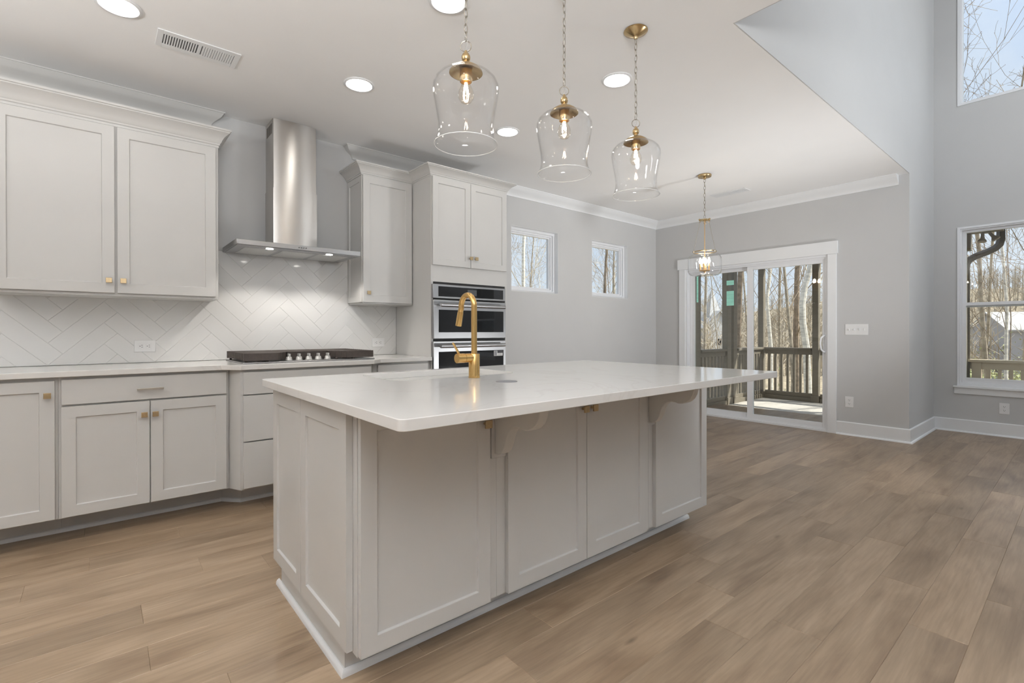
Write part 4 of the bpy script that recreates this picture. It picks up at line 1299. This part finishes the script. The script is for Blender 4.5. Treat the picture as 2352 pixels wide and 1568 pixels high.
railing('y', 1.197, 2.824, PX, 'taupe porch railing hidden mostly behind the door handle stile', 15)
railing('x', 6.733, 7.503, PYL, 'taupe porch railing behind the left door glass near the house', 7)
railing('x', 7.868, 8.790, PYL, 'taupe porch railing behind the white door stile, farther from the house', 9)

# gutter, downspout, floodlights
b = MB(); b.box(7.456, 8.98, 0.72, 0.738, 2.46, 2.59); b.box(7.456, 8.98, 0.64, 0.72, 2.455, 2.475); b.box(7.456, 8.98, 0.625, 0.64, 2.455, 2.59)
o = b.build('gutter', M['downpipe'], loc=(8.2, 0.70, 2.46)); tag(o, 'dark gutter along the porch eave at the top of the living room window', 'gutter')
pts = [(8.935, 0.775, 2.470), (8.935, 0.775, 2.30), (8.935, 0.787, 2.245), (8.935, 0.825, 2.200), (8.935, 0.90, 2.160), (8.935, 1.02, 2.112), (8.935, 1.075, 2.075), (8.935, 1.105, 2.02), (8.935, 1.110, 1.95), (8.935, 1.110, 0.05)]
b = MB(); b.tube(pts, 0.046, 4)
b2 = MB()
o = b.build('downspout', M['downpipe'], loc=(8.95, 0.9, 1.0), bevel=0.008, angle=40); tag(o, 'dark bent downspout seen through the living room window', 'downspout')
t = thing('floodlight', 'twin bulb floodlight under the porch eave beside the dark downspout', 'floodlight', (8.80, 0.90, 2.404))
b = MB(); b.cyl((8.80, 0.90, 2.4045), (8.80, 0.90, 2.388), 0.045, 20); b.build('lamp_base', M['flood'], t)
for (yy, d) in ((0.930, Vector((-0.2, 0.05, -1.0))), (0.868, Vector((0.1, -0.55, -0.8)))):
    d.normalize(); p0 = Vector((8.80, yy, 2.388))
    b = MB(); b.tube([p0, p0 + d * 0.03, p0 + d * 0.065, p0 + d * 0.092, p0 + d * 0.110, p0 + d * 0.118], [0.016, 0.018, 0.022, 0.041, 0.046, 0.036], 20)
    b.build('flood_bulb', M['flood'], t, angle=50)

# open deck railing past the porch
t = thing('deck_railing', 'tan painted deck railing at the bottom of the living room window', 'railing', (8.98, -0.8, -0.2))
b = MB(); b.box(8.90, 9.05, -3.0, 1.085, 0.705, 0.738); b.box(8.955, 8.995, -3.0, 1.085, 0.612, 0.705); b.build('top_rail', M['deckrail'], t, bevel=0.002)
b = MB(); b.box(8.955, 8.995, -3.0, 1.085, -0.10, -0.02); b.build('bottom_rail', M['deckrail'], t)
for y in (1.005, -0.5, -2.0):
    b = MB(); b.box(8.93, 9.02, y - 0.045, y + 0.045, -0.2, 0.704); b.build('rail_post', M['deckrail'], t)
for i in range(30):
    y = 0.89 - i * 0.104
    if min(abs(y - q) for q in (1.005, -0.5, -2.0)) < 0.065: continue
    b = MB(); b.box(8.957, 8.993, y - 0.018, y + 0.018, -0.02, 0.611); b.build('baluster', M['deckrail'], t)
b = MB()
for i in range(27):
    x0 = 7.46 + (i % 1) ; y0 = -3.05 + i * 0.15
    b.box(7.456, 9.1, y0, y0 + 0.145, -0.24, -0.2)
o = b.build('deck_floor', M['deck'], loc=(8.2, -1.0, -0.2), smooth=False); tag(o, 'open board deck outside the living room windows', 'deck', kind='structure')
b = MB(); b.box(XL + 0.152, 12.2, -9.5, -3.2, -3.2, 13.0)  # unseen block added to keep direct sun off the living room windows
o = b.build('sun_blocker', M['siding'], loc=(9.8, -6, -3.2), smooth=False); tag(o, 'added block out of view that keeps direct sun off the living room windows', 'sun blocker', kind='structure')

# ------------------------------------------------------------------ ground
def smooth(a, b_, x):
    t_ = max(0.0, min(1.0, (x - a) / (b_ - a))); return t_ * t_ * (3 - 2 * t_)
def gz(x, y):
    d = math.hypot(x, y)
    az = math.degrees(math.atan2(y, x))
    amp = 21.0 - 9.0 * smooth(8, 28, az) - 3.0 * smooth(28, 70, az)
    z = -3.3 - 1.6 * smooth(10, 40, d) + amp * smooth(95, 230, d)
    z += 0.25 * math.sin(x * 0.31 + 1.0) * math.cos(y * 0.27) + 1.1 * smooth(100, 200, d) * math.sin(x * 0.045 + y * 0.06)
    return z
vs, fs = [], []
NR, NA = 46, 60
for i in range(NR + 1):
    rr_ = 6.0 * (340 / 6.0) ** (i / NR)
    for j in range(NA + 1):
        a = math.radians(-50 + 165 * j / NA)
        x, y = rr_ * math.cos(a), rr_ * math.sin(a)
        vs.append((x, y, gz(x, y)))
for i in range(NR):
    for j in range(NA):
        q = i * (NA + 1) + j
        fs.append((q, q + NA + 1, q + NA + 2, q + 1))
b = MB(); b.add(vs, fs)
o = b.build('ground', M['ground']); tag(o, 'leaf strewn wooded ground falling away behind the house', 'ground', kind='structure')

# ------------------------------------------------------------------ trees
def rot_dir(d, ang, az):
    p = d.orthogonal().normalized(); q = d.cross(p)
    return (d * math.cos(ang) + (p * math.cos(az) + q * math.sin(az)) * math.sin(ang)).normalized()
def branch(trunk, mb, bud, p, d, L, r, lvl, g, S):
    n = (9, 6, 4, 3, 2)[lvl]
    pts, rs, ds = [p.copy()], [r], [d.copy()]
    w = (S['wander'], 0.22, 0.28, 0.32, 0.35)[lvl]
    for i in range(n):
        up = (0.04, 0.10, 0.06, 0.02, 0.0)[lvl]
        d = (d + Vector((g.uniform(-w, w), g.uniform(-w, w), g.uniform(-w, w) * 0.6 + up))).normalized()
        p = p + d * (L / n)
        pts.append(p.copy()); ds.append(d.copy())
        rs.append(max(S['rmin'], r * (1 - (0.72 if lvl == 0 else 0.75) * (i + 1) / n)))
    tgt = trunk if lvl == 0 else mb
    tgt.tube(pts, rs, (9, 5, 4, 3, 3)[lvl], caps=False)
    if lvl == 0 and S.get('path'):
        x0, y0, z0 = pts[0]; L0 = S['path']
        np_ = [Vector((x0, y0, z0))]
        for (la, zz) in L0: np_.append(Vector((x0 + la * 0.766, y0 - la * 0.643, zz)))
        top = np_[-1]
        for q in range(1, 5):
            np_.append(Vector((top.x + g.uniform(-.15, .15) * q, top.y + g.uniform(-.15, .15) * q, top.z + (z0 + L - top.z) * q / 4)))
        pts = np_; n = len(pts) - 1
        rs = [max(S['rmin'], r * (1 - 0.8 * (q.z - z0) / L)) for q in pts]
        ds = [(pts[min(i + 1, n)] - pts[max(i - 1, 0)]).normalized() for i in range(n + 1)]
        trunk.v.clear(); trunk.f.clear(); trunk.mi.clear()
        trunk.tube(pts, rs, 10, caps=False)
    if lvl >= S['levels']:
        if bud is not None and g.random() < S.get('bud', 0):
            e = pts[-1]; s = g.uniform(0.006, 0.011)
            bud.add([e + Vector((s, 0, 0)), e + Vector((-s * .5, s, 0)), e + Vector((-s * .5, -s, 0)), e + Vector((0, 0, s * 1.5))], [(0, 1, 2), (0, 1, 3), (1, 2, 3), (2, 0, 3)])
        return
    nb = S['nb'][lvl]
    for k in range(nb):
        tt = S['start'] + (1 - S['start']) * (k + g.random()) / nb if lvl == 0 else 0.15 + 0.85 * (k + g.random()) / nb
        f = min(0.999, tt) * n; i0 = int(f)
        q = pts[i0].lerp(pts[i0 + 1], f - i0)
        rl = rs[i0] * (0.22 if lvl == 0 else 0.55)
        LL = L * S['ratio'][lvl] * (1.1 - 0.55 * tt) * g.uniform(0.7, 1.25)
        dd = rot_dir(ds[i0 + 1], math.radians(g.uniform(24, 50)), g.uniform(0, 2 * PI))
        branch(trunk, mb, bud, q, dd, LL, max(S['rmin'], rl), lvl + 1, g, S)
SPEC = dict(wander=0.05, levels=3, nb=(13, 7, 4), start=0.25, ratio=(0.30, 0.5, 0.5), rmin=0.0035)
def tree(x, y, h, r, label, seed, bark='barkgrey', twig='twig', lean=(0, 0), group=None, name='tree', budmat='bud', **kw):
    S = dict(SPEC); S.update(kw); r = r * 0.68
    g = random.Random(seed)
    z = gz(x, y) - 0.1
    tr, br = MB(), MB(); bd = MB() if S.get('bud') else None
    d = Vector((lean[0], lean[1], 1)).normalized()
    branch(tr, br, bd, Vector((x, y, z)), d, h, r, 0, g, S)
    o = tr.build(name, M[bark], loc=(x, y, z), recalc=False)
    tag(o, label, 'tree', group)
    br.build('branches', M[twig], o, recalc=False)
    if bd is not None and bd.v: bd.build('buds', M[budmat], o, recalc=False)
    return o
# seen through the right half of the sliding door
tree(17.0, 6.93, 13, 0.125, 'straight pale barked tree behind the left side of the right door glass', 11, 'barkwhite', 'twig', (0.0, -0.015), start=0.3, bud=0.35, budmat='leafnew', path=[(0.043, -0.56), (0.043, 0.60), (-0.029, 1.46), (-0.087, 2.19), (0.000, 2.91), (0.029, 3.49), (0.058, 4.93)])
tree(16.0, 5.99, 12, 0.095, 'slim grey brown tree in the middle of the right door glass', 12, 'barkgrey', 'twig', (0.0, 0.035), wander=0.06, bud=0.35, budmat='leafnew', path=[(0.159, -0.42), (0.106, 0.77), (0.040, 1.37), (-0.027, 2.10), (-0.120, 3.16), (-0.159, 4.36)])
tree(15.0, 5.15, 13, 0.175, 'bright white barked tree with a bent trunk behind the right door glass', 13, 'barkwhite', 'twigpale', (0.0, -0.005), wander=0.075, start=0.45, bud=0.35, budmat='leafnew', path=[(0.061, -0.53), (0.012, 0.68), (-0.085, 1.35), (-0.097, 1.89), (-0.024, 2.38), (0.121, 2.86), (0.206, 3.23), (0.279, 4.56)])
tree(20.0, 7.15, 15, 0.20, 'thick brown tree just left of the bent white barked tree', 14, 'barkbrown', 'twig', (0.0, 0.0), bud=0.35, budmat='leafnew')
tree(18.0, 5.93, 14, 0.16, 'grey tree at the right edge of the right door glass', 15, 'barkgrey', 'twigpale', (0.0, 0.01), bud=0.35, budmat='leafnew')
tree(24.0, 9.3, 15, 0.12, 'thin bare tree far behind between the pale trunks of the right door glass', 16, 'barkgrey', 'twig', bud=0.35, budmat='leafnew')
# seen through the left half of the door
tree(14.0, 6.52, 14, 0.155, 'stout brown trunk behind the right part of the left door glass', 21, 'barkbrown', 'twig', (0, 0.0), start=0.45, bud=0.35, budmat='leafnew')
tree(16.0, 8.21, 14, 0.125, 'dark slim trunk behind the middle of the left door glass', 22, 'barkbrown', 'twig', (0, 0.015), start=0.35, bud=0.35, budmat='leafnew')
tree(21.0, 11.25, 14, 0.12, 'grey tree behind the left part of the left door glass', 23, 'barkgrey', 'twigpale', bud=0.35, budmat='leafnew')
tree(22.0, 9.85, 12, 0.10, 'thin grey tree behind the white door stile', 24, 'barkgrey', 'twig', bud=0.35, budmat='leafnew')
# seen through the two small nook windows
tree(12.32, 14.0, 14, 0.15, 'pale many branched tree in the left nook window', 31, 'barkwhite', 'twigpale', (0.0, 0.0), nb=(14, 6, 5), start=0.3, bud=0.35, budmat='leafnew')
tree(11.6, 12.0, 10, 0.06, 'thin slanting tree at the right of the left nook window', 32, 'barkgrey', 'twig', (0.10, -0.06), nb=(9, 6, 4), bud=0.35, budmat='leafnew')
tree(16.2, 18.0, 13, 0.09, 'slim bare tree right of the pale trunk in the left nook window', 33, 'barkgrey', 'twig', nb=(12, 6, 4), bud=0.35, budmat='leafnew')
tree(11.62, 10.0, 12, 0.10, 'dark leaning trunk at the left of the right nook window', 34, 'barkbrown', 'twig', (0.055, -0.055), start=0.42, bud=0.35, budmat='leafnew')
tree(20.0, 16.0, 13, 0.10, 'bare tree in the middle of the right nook window', 35, 'barkgrey', 'twig', nb=(12, 6, 4), bud=0.35, budmat='leafnew')
tree(17.1, 13.0, 11, 0.08, 'budding tree at the right of the right nook window', 36, 'barkgrey', 'twig', nb=(11, 6, 4), bud=0.35, budmat='leafnew')
# seen through the living room windows
tree(13.0, 1.20, 9.5, 0.062, 'forked pale sapling in the middle of the living room window', 41, 'barkwhite', 'twig', (0.0, 0.02), wander=0.13, start=0.3, nb=(9, 6, 4), bud=0.25)
tree(12.0, 0.80, 13, 0.075, 'grey tree at the right edge of the living room window', 42, 'barkgrey', 'twig', (0.0, -0.01), wander=0.12, nb=(12, 7, 4), bud=0.35)
tree(16.0, 1.45, 15, 0.085, 'tall budding tree reaching into the upper living room window', 43, 'barkgrey', 'twig', (0.0, -0.02), wander=0.10, nb=(15, 7, 5), bud=0.35)
tree(20.0, 2.25, 14, 0.07, 'bare tree behind the left side of the living room window', 44, 'barkgrey', 'twig', wander=0.10, nb=(11, 6, 4))
tree(18.0, 0.6, 17, 0.15, 'tree outside the photo right of the living room window', 45, 'barkgrey', 'twig', nb=(14, 7, 4), bud=0.3)
tree(14.0, -0.6, 15, 0.13, 'tree outside the photo far right of the living room window', 46, 'barkgrey', 'twig', nb=(12, 7, 4), bud=0.3)
# background trees nobody can tell apart
gq = random.Random(99)
nbk = 0
while nbk < 16:
    a = math.radians(gq.uniform(3, 62)); dd = gq.uniform(26, 55)
    x, y = dd * math.cos(a), dd * math.sin(a)
    if abs(math.degrees(a) - 15.5) < 2.5 or (math.degrees(a) < 9 and dd < 38): continue
    tree(x, y, gq.uniform(11, 16), gq.uniform(0.055, 0.10), 'bare tree in the background woods behind the nearer trunks', 200 + nbk, gq.choice(['barkgrey', 'barkbrown', 'barkwhite']), gq.choice(['twig', 'twigpale']), group='background woodland trees', rmin=0.006, nb=(9, 5, 4), start=0.15)
    nbk += 1

# far hillside woods and the undergrowth: nobody could count them
def far_woods():
    g = random.Random(5); b = MB()
    for i in range(4200):
        a = math.radians(g.uniform(-8, 85)); d = g.uniform(75, 235)
        x, y = d * math.cos(a), d * math.sin(a)
        if 85 < d < 112 and 2 < math.degrees(a) < 10: continue
        z = gz(x, y) - 0.3; h = g.uniform(4.5, 8.5)
        b.tube([(x, y, z), (x + g.uniform(-.3, .3), y + g.uniform(-.3, .3), z + h)], [0.11, 0.02], 3, caps=False)
        for k in range(9):
            t_ = g.uniform(0.25, 1.0); p = Vector((x, y, z + h * t_))
            dv = Vector((g.uniform(-1, 1), g.uniform(-1, 1), g.uniform(0.4, 1.2))).normalized()
            b.tube([p, p + dv * h * 0.32 * (1.2 - 0.6 * t_)], [0.05, 0.015], 3, caps=False)
    return b
o = far_woods().build('woodland', M['woods'], recalc=False, smooth=False); tag(o, 'bare brown woods covering the far hillside', 'woodland', kind='stuff')
def leaves(n, seed, rng_a, rng_d, hmax, size, skip=None):
    g = random.Random(seed); b = MB()
    clumps = []
    for i in range(n // 130):
        a = math.radians(g.uniform(*rng_a)); d = g.uniform(*rng_d)
        clumps.append((d * math.cos(a), d * math.sin(a), g.uniform(0.6, 1.5), g.uniform(0.4, 1.0) * hmax))
    for (cx, cy, rad, hh) in clumps:
        z0 = gz(cx, cy)
        for k in range(130):
            x, y = cx + g.gauss(0, rad * 0.5), cy + g.gauss(0, rad * 0.5)
            z = z0 + abs(g.gauss(0.35, 0.3)) * hh
            s = size * g.uniform(0.6, 1.5)
            u = Vector((g.uniform(-1, 1), g.uniform(-1, 1), g.uniform(-1, 1))).normalized() * s
            v = u.orthogonal().normalized() * s * 0.55
            c_ = Vector((x, y, z))
            b.add([c_ - u, c_ + v, c_ + u, c_ - v], [(0, 1, 2, 3)])
    return b
lv = leaves(40000, 3, (0, 30), (11.5, 34), 2.6, 0.055)
l2 = leaves(26000, 8, (-1, 13), (24, 70), 4.2, 0.085); lv.add(l2.v, l2.f)
o = lv.build('undergrowth', M['leafolive'], recalc=False, smooth=False); tag(o, 'olive green brush growing low under the trees', 'undergrowth', kind='stuff')
o = leaves(30000, 4, (0, 32), (12, 40), 2.2, 0.055).build('dry_undergrowth', M['leafbrown'], recalc=False, smooth=False); tag(o, 'dry brown leaves and brush low under the trees', 'undergrowth', kind='stuff')

# neighbouring houses
def house(name, label, cx, cy, zb, L, W, H, RH, ang, wall, roof, cat='house', tower=None):
    t = thing(name, label, cat, (cx, cy, zb))
    ca_, sa_ = math.cos(ang), math.sin(ang)
    def T(u, v, z): return (cx + u * ca_ - v * sa_, cy + u * sa_ + v * ca_, zb + z)
    l, w_ = L / 2, W / 2
    b = MB()
    vs = [T(-l, -w_, 0), T(l, -w_, 0), T(l, w_, 0), T(-l, w_, 0), T(-l, -w_, H), T(l, -w_, H), T(l, w_, H), T(-l, w_, H), T(-l, 0, H + RH), T(l, 0, H + RH)]
    b.add(vs, [(3, 2, 1, 0), (0, 1, 5, 4), (2, 3, 7, 6), (1, 2, 6, 9, 5), (3, 0, 4, 8, 7)])
    b.build('house_wall', M[wall], t, smooth=False)
    e = 0.35; k = RH / w_
    b = MB()
    for s in (-1, 1):
        q = [T(-l - e, s * (w_ + e), H - e * k), T(l + e, s * (w_ + e), H - e * k), T(l + e, 0, H + RH), T(-l - e, 0, H + RH)]
        b.add(q + [(p[0], p[1], p[2] + 0.18) for p in q], [(0, 1, 2, 3), (4, 5, 6, 7), (0, 1, 5, 4), (1, 2, 6, 5), (2, 3, 7, 6), (3, 0, 4, 7)])
    b.build('roof', M[roof], t, smooth=False)
    for (u, z) in ((0.0, H * 0.55), (-W * 0.25, H * 0.25), (W * 0.25, H * 0.25)):
        for s in (-1, 1):
            b = MB(); q = [T(s * (l + 0.02), u - 0.45, z), T(s * (l + 0.02), u + 0.45, z), T(s * (l + 0.02), u + 0.45, z + 1.1), T(s * (l + 0.02), u - 0.45, z + 1.1)]
            q2 = [(p[0] + s * 0.05 * ca_, p[1] + s * 0.05 * sa_, p[2]) for p in q]
            b.add(q + q2, [(0, 1, 2, 3), (4, 5, 6, 7), (0, 1, 5, 4), (1, 2, 6, 5), (2, 3, 7, 6), (3, 0, 4, 7)]); b.build('house_window', M['blackglass'], t, smooth=False)
    if tower:
        u, wt, ht, hs = tower
        b = MB(); q = [T(u + a * wt / 2, c_ * wt / 2, z) for z in (0, ht) for a, c_ in ((-1, -1), (1, -1), (1, 1), (-1, 1))]
        b.add(q + [T(u, 0, ht + hs)], [(0, 1, 5, 4), (1, 2, 6, 5), (2, 3, 7, 6), (3, 0, 4, 7), (4, 5, 8), (5, 6, 8), (6, 7, 8), (7, 4, 8)])
        b.build('turret', M['housewhite'], t, smooth=False)
    return t
house('house', 'grey gabled house with a white sunlit roof low in the living room window', 91.0, 2.3, -5.6, 16, 6.6, 6.9, 2.05, math.radians(-52), 'housegrey', 'roofpale')
house('house', 'white building with a pointed turret behind the left door glass', 90.0, 48.6, -5.2, 9, 6.5, 7.0, 3.0, math.radians(60), 'housewhite', 'roofpale', tower=(-2.2, 2.4, 9.4, 5.2))
house('house', 'tan house roof at the bottom of the left nook window', 47, 50, -4.0, 14, 8, 7.2, 3.4, math.radians(20), 'housetan', 'roofpale')
house('house', 'brown house roof low in the right nook window', 62, 47, -4.5, 13, 9, 7.5, 3.2, math.radians(30), 'housetan', 'roofbrown')
